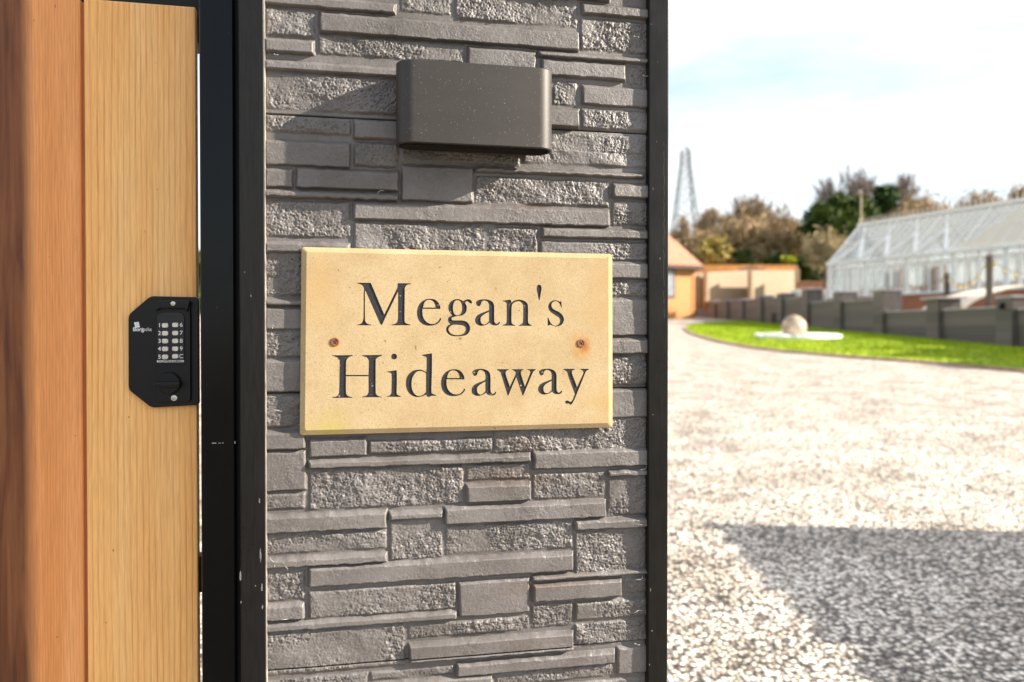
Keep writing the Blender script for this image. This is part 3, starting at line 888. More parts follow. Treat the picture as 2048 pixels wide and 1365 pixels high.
def mat_wood(name, stops, streak=None, lines=0.5, gap=260.0, seed=0.0, lean=0.0):
    """stops: colours of broad drift; rotated into wall axes by object coords"""
    k = NT(name)
    v = k.coords((1, 1, 0.045), loc=(seed, 0, seed))
    v2 = k.coords((1, 1, 0.09), rot=(0, lean, 0), loc=(seed, 0, 0))
    n = k.noise(v, 22, 5, 0.55, 0.4)
    c = k.ramp(n, stops)
    warp = k.noise(k.coords((1, 1, 0.35), loc=(seed * 2, 0, 1)), 6, 3, 0.5)
    # annual ring lines: a warped wave across the board
    w = k.n('ShaderNodeTexWave', _wave_type='BANDS', _bands_direction='X', Scale=gap, Distortion=7.5, Detail=3.0)
    w.inputs['Detail Scale'].default_value = 0.35
    k.l(v2, w.inputs['Vector'])
    ln = k.ramp(w.outputs['Fac'], [(0.0, 1.0), (0.10, 0.6), (0.35, 0.0)])
    lnf = k.mix(1.0, ln, k.ramp(k.noise(k.coords((1, 1, 0.1), loc=(4, 4, seed)), 40, 3, 0.6), [(0.3, 0.2), (0.65, 1.0)]), 'MULTIPLY')
    k_ = k.mix(1.0, c, (0.74, 0.54, 0.36), 'MULTIPLY')
    f = k.math('MULTIPLY', lnf, lines)
    c = k.mix(f, c, k_)
    fine = k.noise(k.coords((1, 1, 0.03), loc=(seed, 3, 0)), 700, 3, 0.6)
    c = k.mix(1.0, c, k.ramp(fine, [(0.3, (0.84, 0.80, 0.76)), (0.65, (1.07, 1.07, 1.07))]), 'MULTIPLY')
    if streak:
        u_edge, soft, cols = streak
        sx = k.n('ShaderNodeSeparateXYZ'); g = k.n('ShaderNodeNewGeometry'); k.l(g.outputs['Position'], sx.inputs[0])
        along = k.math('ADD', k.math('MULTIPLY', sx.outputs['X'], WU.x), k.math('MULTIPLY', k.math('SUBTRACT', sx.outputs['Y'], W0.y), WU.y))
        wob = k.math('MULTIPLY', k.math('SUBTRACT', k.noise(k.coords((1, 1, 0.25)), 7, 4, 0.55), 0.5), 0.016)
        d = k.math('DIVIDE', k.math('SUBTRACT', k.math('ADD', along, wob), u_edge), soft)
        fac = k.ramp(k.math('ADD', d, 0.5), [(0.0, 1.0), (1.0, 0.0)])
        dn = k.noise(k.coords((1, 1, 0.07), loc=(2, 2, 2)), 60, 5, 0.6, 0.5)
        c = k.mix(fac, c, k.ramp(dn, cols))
        kn = k.ramp(d, [(0.0, 0.0), (0.35, 0.0)])
    sp = k.ramp(k.noise(k.coords((1, 1, 0.6), loc=(5, 5, seed)), 120, 1, 0.4), [(0.795, 0.0), (0.82, 0.7)])
    c = k.mix(sp, c, (0.22, 0.10, 0.04))
    k.col(c).rough(0.55).spec(0.35)
    k.bump(fine, 0.12, 0.0006)
    return k.m
bxe = uu(60, GN)
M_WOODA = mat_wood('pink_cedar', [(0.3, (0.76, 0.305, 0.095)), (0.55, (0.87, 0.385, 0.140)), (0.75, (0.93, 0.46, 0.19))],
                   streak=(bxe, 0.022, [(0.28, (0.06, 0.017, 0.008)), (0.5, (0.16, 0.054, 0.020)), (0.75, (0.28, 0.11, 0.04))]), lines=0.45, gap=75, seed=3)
M_WOODB = mat_wood('pale_cedar', [(0.3, (0.93, 0.48, 0.155)), (0.55, (0.97, 0.545, 0.20)), (0.75, (0.98, 0.61, 0.26))], lines=0.75, gap=36, seed=9, lean=0.0)
M_WOODG = mat_wood('cedar_groove', [(0.3, (0.42, 0.17, 0.06)), (0.7, (0.56, 0.25, 0.09))], lines=0.2, gap=60, seed=5)
gate = thing('timber_gate', WW(uu(0, GN), GN - .02, 0), 'tongue and groove cedar gate with a pink board beside a pale yellow board', 'gate')
ztop = WP(280, 5.5, GN)[1]
def board(px0, px1, mat, name='board'):
    mb = MB(); mb.wbox(uu(px0, GN), uu(px1, GN), GN - 0.018, GN, 0.06, ztop)
    return mb.build(name, mat, gate, bevel=0.0028, seg=3)
board(171, 394.2, M_WOODB)
board(-60, 163.5, M_WOODA)
board(-290, -68, M_WOODB)
board(-520, -298, M_WOODA)
mb = MB(); mb.wbox(uu(-520, GN), uu(380, GN), GN - .0165, GN - .007, 0.07, ztop - .004); mb.build('groove_board', M_WOODG, gate)
mb = MB(); mb.wbox(uu(-520, GN), uu(396, GN), GN - 0.07, GN - 0.0185, ztop - 0.05, ztop + 0.03)
mb.build('top_rail', M_DARK, gate)
mb = MB(); mb.wbox(uu(-520, GN), uu(388, GN), GN - 0.07, GN - 0.0187, 0.3, 0.36)
mb.build('bottom_rail', M_DARK, gate)
mb = MB(); mb.wbox(uu(330, GN), uu(374, GN), GN - 0.06, GN - 0.0185, 0.06, ztop - 0.06)
mb.build('gate_stile', varied('stile_wood', (0.22, 0.12, 0.06), 0.7, 0.3, 12), gate)
za = WP(396, 1118, GN)[1]; zb2 = WP(396, 1190, GN)[1]
mb = MB(); mb.wbox(uu(388, GN), uu(401, GN), GN - 0.04, GN - 0.012, zb2, za); mb.build('catch', M_DARK, gate)

# ------------------------------------------------------------------ push-button lock
LKN = GN
lc = lambda x, y, n: WP(230 + x / 4.548, 560 + y / 4.548, n)
lock = thing('keypad_lock', WW(lc(500, 650, LKN)[0], GN, lc(500, 1160, LKN)[1]), 'black push button code lock with ten silver keys fixed to the pale gate board', 'keypad lock')
M_LOCK = NT('black_powder_coat')
_v = M_LOCK.coords(); M_LOCK.col((0.005, 0.005, 0.006)).rough(0.34).spec(0.28); M_LOCK.bump(M_LOCK.noise(_v, 1200, 3, 0.6), 0.3, 0.0005); M_LOCK = M_LOCK.m
M_KEYF = varied('keypad_face', (0.006, 0.0065, 0.009), 0.25, 0.15, 40)
M_SIL = varied('brushed_steel', (0.62, 0.60, 0.56), 0.32, 0.1, 200); M_SIL.node_tree.nodes['Principled BSDF'].inputs['Metallic'].default_value = 0.75
M_WHT = varied('white_print', (0.75, 0.75, 0.75), 0.6, 0.05, 90)
n1 = LKN + 0.009
plate_pts = [lc(x, y, n1) for x, y in ((120, 1000), (330, 1165), (766, 1140), (762, 158), (320, 148), (120, 318))]
plate_pts = rounded(plate_pts, 0.006, 4)
mb = MB(); mb.wprism(plate_pts, LKN, n1); mb.build('backplate', M_LOCK, lock, bevel=0.0018)
n2 = n1 + 0.007
body = rounded([lc(x, y, n2) for x, y in ((376, 1110), (690, 1110), (686, 186), (378, 186))], 0.006, 5)
mb = MB(); mb.wprism(body, n1 - .001, n2); mb.build('lock_body', M_LOCK, lock, bevel=0.0015)
n3 = n2 + 0.007
hood = [lc(x, y, n3) for x, y in ((366, 285), (400, 262), (630, 262), (655, 290), (684, 190), (384, 190))]
mb = MB(); mb.wprism(hood, n2 - .001, n3); mb.build('hood', M_LOCK, lock, bevel=0.0012)
kf = [lc(x, y, n2) for x, y in ((388, 765), (632, 765), (632, 296), (388, 296))]
def round_top(p, r, k=6):
    (a, b, c, d) = p; out = [a, b]
    for i in range(k + 1):
        t = R(90 * i / k); out.append((c[0] - r + r * math.cos(t), c[1] - r + r * math.sin(t)))
    for i in range(k + 1):
        t = R(90 + 90 * i / k); out.append((d[0] + r + r * math.cos(t), d[1] - r + r * math.sin(t)))
    return out
n4 = n2 + .0022
mb = MB(); mb.wprism(round_top(kf, 0.009), n2 - .0005, n4); keypad = mb.build('keypad_face', M_KEYF, lock, bevel=0.0006)
def sup(cx, cz, w, h, k=28, e=3.2):
    out = []
    for i in range(k):
        t = 2 * math.pi * i / k; c, s = math.cos(t), math.sin(t)
        out.append((cx + w * math.copysign(abs(c) ** (2 / e), c), cz + h * math.copysign(abs(s) ** (2 / e), s)))
    return out
bw = (lc(484, 400, n4)[0] - lc(422, 400, n4)[0]) / 2; bh = abs(lc(450, 437, n4)[1] - lc(450, 393, n4)[1]) / 2
for col_, ys in ((459, (415, 487, 558, 629, 702)), (551, (411, 485, 557, 628, 697))):
    for y in ys:
        cx, cz_ = lc(col_, y, n4)
        mb = MB(); mb.wloft(sup(cx, cz_, bw, bh), n4 - .0004, sup(cx, cz_, bw, bh), n4 + .0018, False)
        mb.wloft(sup(cx, cz_, bw, bh), n4 + .0018, sup(cx, cz_, bw * .84, bh * .78), n4 + .0026)
        mb.build('button', M_SIL, keypad)
WROT = Matrix((( WU.x, 0, WN.x), (WU.y, 0, WN.y), (0, 1, 0))).to_4x4()
def text(body_, cx, cz_, size, n, parent, name, bold=0.0, sx=1.0, align='CENTER'):
    c = bpy.data.curves.new('t', 'FONT'); c.body = body_; c.size = size; c.align_x = align; c.align_y = 'CENTER'; c.extrude = 0.00008; c.offset = bold
    ob = bpy.data.objects.new('t', c); COL.objects.link(ob)
    dg = bpy.context.evaluated_depsgraph_get(); dg.update()
    me = bpy.data.meshes.new_from_object(ob.evaluated_get(dg)); bpy.data.objects.remove(ob); bpy.data.curves.remove(c)
    off = rootloc(parent)
    for v in me.vertices: v.co = WW(cx + v.co.x * sx, n + v.co.z, cz_ + v.co.y) - off
    me.materials.clear(); me.materials.append(M_WHT)
    o = bpy.data.objects.new(name, me); COL.objects.link(o); o.parent = parent
    return o
ts = abs(lc(0, 395, n4)[1] - lc(0, 432, n4)[1]) / 0.70
for xs_, chars, ys in ((405, '12345', (415, 487, 558, 629, 702)), (602, '6789C', (411, 485, 557, 628, 697))):
    for ch, y in zip(chars, ys):
        cx, cz_ = lc(xs_, y, n4); text(ch, cx, cz_, ts, n4 + .0001, keypad, 'key_number', 0.00012)
cx, cz_ = lc(505, 742, n4)
text('BORGLOCKS.COM', cx, cz_, ts * .52, n4 + .0001, keypad, 'web_address', 0.0001, 1.02)
cx, cz_ = lc(162, 452, n1); text('Borg', cx, cz_, ts * .92, n1 + .0001, lock, 'maker_name', 0.00022, align='LEFT')
cx, cz_ = lc(243, 452, n1); text('locks', cx, cz_, ts * .92, n1 + .0001, lock, 'maker_name', 0.0, 0.86, align='LEFT')
mb = MB()
for i in range(2):
    for j in range(3):
        cx, cz_ = lc(185 + i * 22 + j * 4, 395 + j * 17 - i * 3, n1)
        mb.wprism(sup(cx, cz_, .0018, .0015, 12, 4), n1 - .0002, n1 + .0002)
mb.build('maker_emblem', M_WHT, lock)
# thumb turn
cx, cz_ = lc(500, 940, n2); rt = abs(lc(598, 940, n2)[0] - cx)
circ = lambda r: [(cx + r * math.cos(2 * math.pi * i / 36), cz_ + r * math.sin(2 * math.pi * i / 36)) for i in range(36)]
mb = MB(); mb.wloft(circ(rt * 1.12), n2 - .0004, circ(rt * 1.05), n2 + .002, True); mb.wloft(circ(rt), n2 + .0015, circ(rt), n2 + .006, False); mb.wloft(circ(rt), n2 + .006, circ(rt * .95), n2 + .0068)
knob = mb.build('thumb_turn', M_LOCK, lock)
n5 = n2 + .019
a = lc(356, 932, n5); b = lc(588, 972, n5)
mb = MB(); mb.wbox(a[0], b[0], n2 + .005, n5, b[1], a[1]); mb.build('turn_handle', M_LOCK, knob, bevel=0.0016)
for (x, y, r, nn) in ((528, 217, .0034, n3), (538, 1076, .0044, n2)):
    cx, cz_ = lc(x, y, nn)
    mb = MB(); mb.wloft(circ(r), nn - .0003, circ(r), nn + .0008, False); mb.wloft(circ(r), nn + .0008, circ(r * .5), nn + .0014, False); mb.wloft(circ(r * .5), nn + .0014, circ(r * .3), nn + .0006)
    mb.build('lock_screw', M_SIL, lock)

# ------------------------------------------------------------------ open gate leaf off to the right: casts the shade on the drive
leafX = 1.15 + (1.85) / math.tan(SUN_EL) * math.cos(math.atan2(sun_dir.y, sun_dir.x))
leaf = thing('open_gate_leaf', (leafX, 0.9, 0), 'open cedar gate leaf standing beyond the right edge, shading the drive', 'gate')
M_LEAF = mat_wood('leaf_cedar', [(0.3, (0.45, 0.25, 0.1)), (0.7, (0.6, 0.36, 0.16))], lines=0.4, gap=30, seed=2)
lx = lambda y: leafX + .02 - .25 * (y - 2.9) / 1.7
y = 0.9
while y < 4.55:
    z0 = gz(y); y2 = min(y + 0.148, 4.62); xa_, xb_ = lx(y), lx(y2)
    zt = 1.87 + SLOPE * 1.2 + random.uniform(-.05, .05)
    mb = MB(); mb.hexa([(xa_ - .011, y, .12 + z0), (xa_ + .011, y, .12 + z0), (xb_ + .011, y2, .12 + z0), (xb_ - .011, y2, .12 + z0), (xa_ - .011, y, zt), (xa_ + .011, y, zt), (xb_ + .011, y2, zt), (xb_ - .011, y2, zt)])
    mb.build('board', M_LEAF, leaf, bevel=0.003); y += 0.150
for z in (0.35, 1.0, 1.75):
    xa_, xb_ = lx(.9), lx(4.62)
    mb = MB(); mb.hexa([(xa_ + .013, .9, z), (xa_ + .05, .9, z), (xb_ + .05, 4.62, z), (xb_ + .013, 4.62, z), (xa_ + .013, .9, z + .06), (xa_ + .05, .9, z + .06), (xb_ + .05, 4.62, z + .06), (xb_ + .013, 4.62, z + .06)])
    mb.build('frame_rail', M_DARK, leaf)

# ------------------------------------------------------------------ the long dark garden wall
def mat_bwall(name, c):
    k = NT(name); t = k.n('ShaderNodeTexCoord'); m = k.n('ShaderNodeMapping', Rotation=(R(90), 0, R(90)), Scale=(1, 1, 1))
    k.l(t.outputs['Object'], m.inputs['Vector'])
    br = k.n('ShaderNodeTexBrick', Scale=1.0); k.l(m.outputs['Vector'], br.inputs['Vector'])
    br.inputs['Color1'].default_value = (c[0] * .7, c[1] * .7, c[2] * .7, 1); br.inputs['Color2'].default_value = (c[0] * 1.3, c[1] * 1.3, c[2] * 1.3, 1)
    br.inputs['Mortar'].default_value = (c[0] * .45, c[1] * .45, c[2] * .45, 1)
    br.inputs['Brick Width'].default_value = 0.32; br.inputs['Row Height'].default_value = 0.06; br.inputs['Mortar Size'].default_value = 0.006
    k.col(br.outputs['Color']).rough(0.7)
    k.bump(br.outputs['Fac'], 0.6, 0.01)
    return k.m
M_BW = mat_bwall('grey_stone_cladding', (0.115, 0.095, 0.088))
M_COP = varied('grey_coping', (0.40, 0.36, 0.37), 0.6, 0.2, 4)
pillars = [(2022, 591), (1874.6, 594), (1762.6, 578.6), (1679, 582), (1613, 577), (1561.7, 586), (1521, 591), (1484, 598), (1453, 600), (1428, 603.5), (1387, 593)]
wall_labels = ['nearest tall pillar at the right edge with a small lamp on it', 'second pillar from the right, with a wide pale cap', 'tall uncapped pillar right of the white ball', 'fourth pillar from the right, left of the tallest one',
  'tall pillar just right of the stone ball', 'pillar behind the stone ball', 'seventh pillar from the right of the row', 'eighth pillar from the right of the row',
  'ninth pillar from the right, low and small', 'tenth pillar from the right, small and low', 'farthest pillar of the row, next to the timber cabin']
PY = [23040.0 / (x - 1024) for x, _ in pillars]
PZ = [at(x, y, Y).z for (x, y), Y in zip(pillars, PY)]
gw = thing('garden_wall', (WALLX + .2, PY[0], gz(PY[0])), 'long low wall of dark grey stone with square pillars running behind the lawn', 'wall')
for i, ((px, py), Y, zt) in enumerate(zip(pillars, PY, PZ)):
    w = 0.78
    mb = MB(); mb.box(WALLX, WALLX + w, Y, Y + w, gz(Y) - .1, zt - 0.07)
    po = mb.build('pillar', M_BW, gw, bevel=0.01, label='dark grey ' + wall_labels[i])
    ov = 0.14 if i == 1 else 0.02
    mb = MB(); mb.box(WALLX - ov, WALLX + w + ov, Y - ov, Y + w + ov, zt - 0.068, zt)
    mb.build('pillar_cap', M_COP, po, bevel=0.01)
pan_top = [612, 616, 621, 600, 602, 594.6, 596, 598, 600, 602, 604, 603]
for i in range(len(PY) + 1):
    y1 = PY[i] if i < len(PY) else PY[-1] + 5.0
    y0 = PY[i - 1] + 0.78 if i > 0 else PY[0] - 6.0
    ym = (y0 + y1) / 2
    xm = 1024 + 23040 / ym
    zt = 1.4 + (664 - pan_top[i]) / F * ym if i else 1.4 + 50 / F * 21.5
    mb = MB(); mb.box(WALLX + .16, WALLX + .62, y0, y1, gz(y0) - .15, zt - 0.05)
    po = mb.build('wall_panel', M_BW, gw)
    mb = MB(); mb.box(WALLX + .12, WALLX + .66, y0, y1, zt - 0.049, zt)
    mb.build('coping', M_COP, po, bevel=0.008)
Yl = PY[0] + 0.4; zl = at(2006, 612, Yl).z
pl = thing('pillar_light', (WALLX - .05, Yl, zl), 'small black lamp on the nearest dark pillar at the right edge', 'wall lamp')
mb = MB(); mb.box(WALLX - .11, WALLX - .002, Yl - .07, Yl + .07, zl - .09, zl + .09); mb.build('lamp_body', M_DARK, pl, bevel=0.01)
mb = MB(); mb.box(WALLX - .14, WALLX - .10, Yl - .05, Yl + .05, zl - .05, zl + .05); mb.build('lamp_glass', M_KEYF, pl, bevel=0.01)
# arched drain opening: dark door low in the wall behind the ball
Yh = 44.4
hb = MB(); hb.box(WALLX + .10, WALLX + .155, Yh - .9, Yh + .4, gz(Yh) - .02, gz(Yh) + .62)
tag(hb.build('low_hatch', M_DARK), 'small black opening low in the dark wall behind the stone ball', 'hatch')

# stone ball on its white ring
bp = GP(1588, 676.5)
ball_r = 24.5 / F * bp.y
M_BALL = NT('mottled_stone_ball'); _v = M_BALL.coords()
M_BALL.col(M_BALL.ramp(M_BALL.noise(_v, 2.2, 4, 0.6, 1.0), [(0.35, (0.25, 0.13, 0.08)), (0.5, (0.42, 0.31, 0.22)), (0.65, (0.55, 0.48, 0.40))])).rough(0.4); M_BALL = M_BALL.m
mb = MB(); mb.sphere((bp.x, bp.y, gz(bp.y) + ball_r * .86), ball_r, ball_r, ball_r, 32, 20)
tag(mb.build('stone_ball', M_BALL, smooth=True), 'mottled brown and cream stone ball resting on the white ring on the lawn', 'garden ball')
M_RING = varied('white_pebbles', (0.80, 0.79, 0.76), 0.8, 0.2, 8, 0.8, 30)
mb = MB(); kk = 64; ring_r = 84 / F * bp.y
vs = []
rg = random.Random(2)
for j, (r_, z_) in enumerate(((ring_r, 0.0), (ring_r * .98, 0.10), (ring_r * .80, 0.10), (0.0, 0.07))):
    for i in range(kk):
        t = 2 * math.pi * i / kk; jj = rg.uniform(-.03, .03) if j in (1, 2) else 0
        X_, Y_ = bp.x + .12 + r_ * math.cos(t), bp.y + r_ * math.sin(t)
        vs.append((X_, Y_, gz(Y_) + .03 + z_ + jj))
mb.add(vs, [(j * kk + i, j * kk + (i + 1) % kk, (j + 1) * kk + (i + 1) % kk, (j + 1) * kk + i) for j in range(3) for i in range(kk)])
tag(mb.build('white_ring', M_RING), 'round bed of white pebbles under the stone ball on the lawn', 'pebble bed')

# ------------------------------------------------------------------ timber cabin at the far end of the drive
M_ROOF = mat_bwall('terracotta_tiles', (0.46, 0.21, 0.125))
def mat_boards(name, c, row=0.15, vertical=False):
    k = NT(name); t = k.n('ShaderNodeTexCoord'); s = k.n('ShaderNodeSeparateXYZ'); k.l(t.outputs['Object'], s.inputs[0])
    z = k.math('FRACT', k.math('DIVIDE', k.math('ADD', s.outputs['X' if vertical else 'Z'], 50.0), row))
    g = k.ramp(z, [(0.0, 0.45), (0.08, 1.0), (0.92, 1.0), (1.0, 0.6)])
    v = k.coords((1, 1, 6)); n = k.noise(v, 2.5, 4, 0.6)
    cc = k.ramp(n, [(0.3, tuple(x * .8 for x in c)), (0.7, tuple(min(1, x * 1.2) for x in c))])
    k.col(k.mix(1.0, cc, g, 'MULTIPLY')).rough(0.6); return k.m
M_CABW = mat_boards('orange_cladding', (0.50, 0.23, 0.065), 0.16)
Yc = 57.0; gc = gz(Yc)
xr = at(1388, 637, Yc).x; zeave = at(1388, 533, Yc).z; ex = at(1401, 533, Yc).x
cabin = thing('timber_cabin', (xr, Yc, gc), 'orange timber cabin with a terracotta hipped roof beside the pillar', 'cabin')
mb = MB(); mb.box(xr - 9, xr, Yc, Yc + 7, gc - .1, zeave); mb.build('wall', M_CABW, cabin)
x0, x1, y0, y1 = xr - 9.5, ex, Yc - .5, Yc + 7.5
hz_ = 5.0
rx0, rx1, ry = x0 + 3.6, x1 - 3.6, (y0 + y1) / 2
mb = MB(); mb.add([(x0, y0, zeave), (x1, y0, zeave), (x1, y1, zeave), (x0, y1, zeave), (rx0, ry, zeave + hz_), (rx1, ry, zeave + hz_)],
    [(0, 1, 5, 4), (1, 2, 5), (2, 3, 4, 5), (3, 0, 4), (3, 2, 1, 0)])
mb.build('roof', M_ROOF, cabin)
mb = MB(); mb.box(x0, x1, y0 - .03, y0 - .005, zeave - .24, zeave + .01); mb.box(x1 + .005, x1 + .03, y0 - .03, y1, zeave - .24, zeave + .01); mb.build('fascia', varied('dark_fascia', (0.07, 0.04, 0.035), 0.7), cabin)
wx1 = at(1341.5, 560, Yc).x
mb = MB(); mb.box(wx1 - 1.2, wx1, Yc - .06, Yc - .005, at(1340, 597, Yc).z, at(1340, 541, Yc).z); wf = mb.build('window', varied('dark_frame', (0.03, 0.03, 0.03)), cabin)
mb = MB(); mb.box(wx1 - 1.1, wx1 - .12, Yc - .08, Yc - .065, at(1340, 594, Yc).z, at(1340, 544, Yc).z); mb.build('pane', varied('window_pane', (0.25, 0.27, 0.3), 0.1), wf)
mb = MB(); mb.box(xr - .16, xr + .02, Yc - .04, Yc - .005, gc, zeave - .26); mb.build('corner_board', varied('orange_corner', (0.55, 0.22, 0.06)), cabin)

cabin.rotation_euler = (0, 0, R(24))
# shed behind, then the pale fence in bays
Ys = 67.0
sx0, sx1 = at(1392, 560, Ys).x, at(1596, 560, Ys).x
shed = thing('long_shed', ((sx0 + sx1) / 2, Ys + 2, terr(20, Ys)), 'long orange timber shed with a low brown roof behind the pale fence', 'shed')
zs0 = at(1400, 541, Ys).z
mb = MB(); mb.box(sx0, sx1, Ys, Ys + 4, terr(20, Ys) - .2, zs0); mb.build('wall', M_CABW, shed)
ridge = at(1400, 530, Ys).z
mb = MB(); xa = at(1465, 545, Ys).x; xb = at(1545, 545, Ys).x; xm_ = at(1502, 531, Ys).x
mb.hexa([(sx0, Ys + .1, zs0 + .01), (sx1, Ys + .1, zs0 + .01), (sx1, Ys + 3.9, zs0 + .01), (sx0, Ys + 3.9, zs0 + .01), (sx0, Ys + .1, ridge), (sx1, Ys + .1, ridge), (sx1, Ys + 3.9, ridge), (sx0, Ys + 3.9, ridge)])
mb.build('parapet', varied('orange_parapet', (0.60, 0.29, 0.09), 0.6, 0.3, 2), shed)
mb = MB(); zz = at(1500, 547, 64).z
X0, X1, XM = at(1462, 545, 64).x, at(1562, 545, 64).x, at(1502, 530, 64).x; zp = at(1502, 531, 64).z
mb.add([(X0, 64, zz - .4), (X1, 64, zz - .4), (X1, 64, zz - .1), (XM, 64, zp), (X0, 64, zz - .1), (X0, 66.9, zz - .4), (X1, 66.9, zz - .4), (X1, 66.9, zz - .1), (XM, 66.9, zp), (X0, 66.9, zz - .1)],
    [(0, 1, 2, 3, 4), (9, 8, 7, 6, 5), (0, 5, 6, 1), (1, 6, 7, 2), (2, 7, 8, 3), (3, 8, 9, 4), (4, 9, 5, 0)])
mb.build('porch_roof', varied('brown_felt', (0.30, 0.17, 0.11), 0.8), shed)
M_FEN = mat_boards('pale_fence_boards', (0.36, 0.26, 0.165), 0.30)
fence = thing('pale_fence', (at(1490, 600, 61).x, 61, terr(18, 61)), 'pale new timber fence in tall bays behind the far end of the dark wall', 'fence')
for (a, b, ya, yb) in ((1384, 1408, 547, 546), (1413, 1496, 545, 541), (1502, 1592, 541, 541)):
    Y1 = 60.5 + (b - a) / F * 60.5 * .5
    A = at(a, ya, 60.5); B = at(b, yb, Y1)
    mb = MB(); mb.hexa([(A.x, 60.5, 3.1), (B.x, Y1, 3.1), (B.x, Y1 + .05, 3.1), (A.x, 60.55, 3.1), (A.x, 60.5, A.z), (B.x, Y1, B.z), (B.x, Y1 + .05, B.z), (A.x, 60.55, A.z)])
    mb.build('fence_panel', M_FEN, fence)
for x, y in ((1411, 545), (1500, 539), (1595, 538)):
    A = at(x, y, 60.5)
    mb = MB(); mb.box(A.x - .12, A.x + .1, 60.3, 60.75, 3.1, A.z); mb.build('fence_post', varied('fence_post_wood', (0.42, 0.29, 0.18)), fence)
# red brick wall stub and pale covered shapes
Yb = 56.0
A = at(1597, 566, Yb); B = at(1662, 566, Yb)
mb = MB(); mb.box(A.x, B.x, Yb, Yb + .25, 3.0, A.z); bw_ = mb.build('brick_wall', mat_bwall('red_brick', (0.42, 0.17, 0.10)))
tag(bw_, 'short red brick wall between the pale fence and the greenhouse', 'wall')
mb = MB(); mb.box(A.x - .05, B.x + .02, Yb - .04, Yb + .29, A.z + .002, A.z + .1); cp_ = mb.build('coping', varied('red_coping', (0.45, 0.22, 0.15)), bw_)
for (x, y, r, lb) in ((1592, 590, 10, 'cream rounded planter behind the dark wall, left of the red brick wall'), (1655, 591, 11, 'cream rounded planter behind the dark wall at the greenhouse corner')):
    A = at(x, y, 46)
    rr2 = r / F * 46
    gb = terr(18, 46)
    mb = MB(); prof = [(0.55, 0), (0.8, .25), (1.0, .55), (0.98, .8), (0.8, 1.0), (0.62, 1.02), (0.5, .9)]
    H_ = A.z + rr2 - gb; vs = []
    for pr_, ph in prof:
        for i in range(20):
            t = 2 * math.pi * i / 20; vs.append((A.x + rr2 * 1.1 * pr_ * math.cos(t), 46 + rr2 * 1.1 * pr_ * math.sin(t), gb + H_ * ph))
    mb.add(vs, [(j * 20 + i, j * 20 + (i + 1) % 20, (j + 1) * 20 + (i + 1) % 20, (j + 1) * 20 + i) for j in range(len(prof) - 1) for i in range(20)] + [tuple(range(19, -1, -1)), tuple(range(120, 140))])
    tag(mb.build('planter', varied('cream_glaze', (0.74, 0.66, 0.54), 0.4), smooth=True), lb, 'planter', 'cream planters behind the dark wall')

# ------------------------------------------------------------------ greenhouse
GA = Vector((at(1656, 530, 45).x, 45, 0)); GD = Vector((0.42, -1, 0)).normalized(); GW = Vector((1, 0.42, 0)).normalized()
GE = at(1656, 530, 45).z            # eaves height
GR = 7.45; GHW = 2.35; GL_ = 26.0
GB = 3.25                           # top of the brick plinth
GGZ = 2.0
gh = thing('greenhouse', tuple(GA + GD * (GL_ / 2) + GW * GHW + Vector((0, 0, GGZ))), 'long white framed glass greenhouse on a red brick base with a pitched roof', 'greenhouse')
def gp(a, w, z): return GA + GD * a + GW * w + Vector((0, 0, z))
def gbox(mb, a0, a1, w0, w1, z0, z1):
    q = [(a0, w0), (a1, w0), (a1, w1), (a0, w1)]
    mb.hexa([gp(a, w, z0) for a, w in q] + [gp(a, w, z1) for a, w in q])
M_WP = varied('white_aluminium', (0.82, 0.80, 0.78), 0.4, 0.05, 2)
def mat_glass():
    k = NT('greenhouse_glass'); k.col((0.6, 0.63, 0.66)).rough(0.08)
    tr = k.n('ShaderNodeBsdfTransparent', Color=(0.80, 0.83, 0.85, 1)); mxs = k.n('ShaderNodeMixShader', Fac=0.27)
    out = k.t.nodes['Material Output']
    tl = k.n('ShaderNodeBsdfTranslucent', Color=(0.85, 0.83, 0.80, 1)); m2 = k.n('ShaderNodeMixShader', Fac=0.5); k.l(k.b.outputs[0], m2.inputs[1]); k.l(tl.outputs[0], m2.inputs[2])
    k.l(tr.outputs[0], mxs.inputs[1]); k.l(m2.outputs[0], mxs.inputs[2]); k.l(mxs.outputs[0], out.inputs['Surface'])
    return k.m
M_GL = mat_glass()
def mat_milky():
    k = NT('milky_glass'); k.col((0.86, 0.83, 0.76)).rough(0.3)
    tl = k.n('ShaderNodeBsdfTranslucent', Color=(0.92, 0.88, 0.78, 1)); m2 = k.n('ShaderNodeMixShader', Fac=0.6)
    k.l(k.b.outputs[0], m2.inputs[1]); k.l(tl.outputs[0], m2.inputs[2]); k.l(m2.outputs[0], k.t.nodes['Material Output'].inputs['Surface']); return k.m
M_GBR = varied('greenhouse_brick', (0.40, 0.15, 0.08), 0.85, 0.2, 3)
mb = MB()
gbox(mb, 0, GL_, 0, .22, GGZ - .6, GB); gbox(mb, 0, GL_, 2 * GHW - .22, 2 * GHW, GGZ - .6, GB); gbox(mb, 0, .22, .22, 2 * GHW - .22, GGZ - .6, GB); gbox(mb, GL_ - .22, GL_, .22, 2 * GHW - .22, GGZ - .6, GB)
mb.build('brick_base', M_GBR, gh)
mb = MB(); gbox(mb, -.1, GL_ + .1, -.06, .26, GB + .002, GB + .10); gbox(mb, -.1, GL_ + .1, 2 * GHW - .26, 2 * GHW + .06, GB + .002, GB + .10); mb.build('sill', M_WP, gh)
for w in (.10, 2 * GHW - .10):
    mb = MB(); gbox(mb, 0, GL_, w - .006, w + .006, GB + .1, GE - .06); mb.build('side_glass', M_GL, gh)
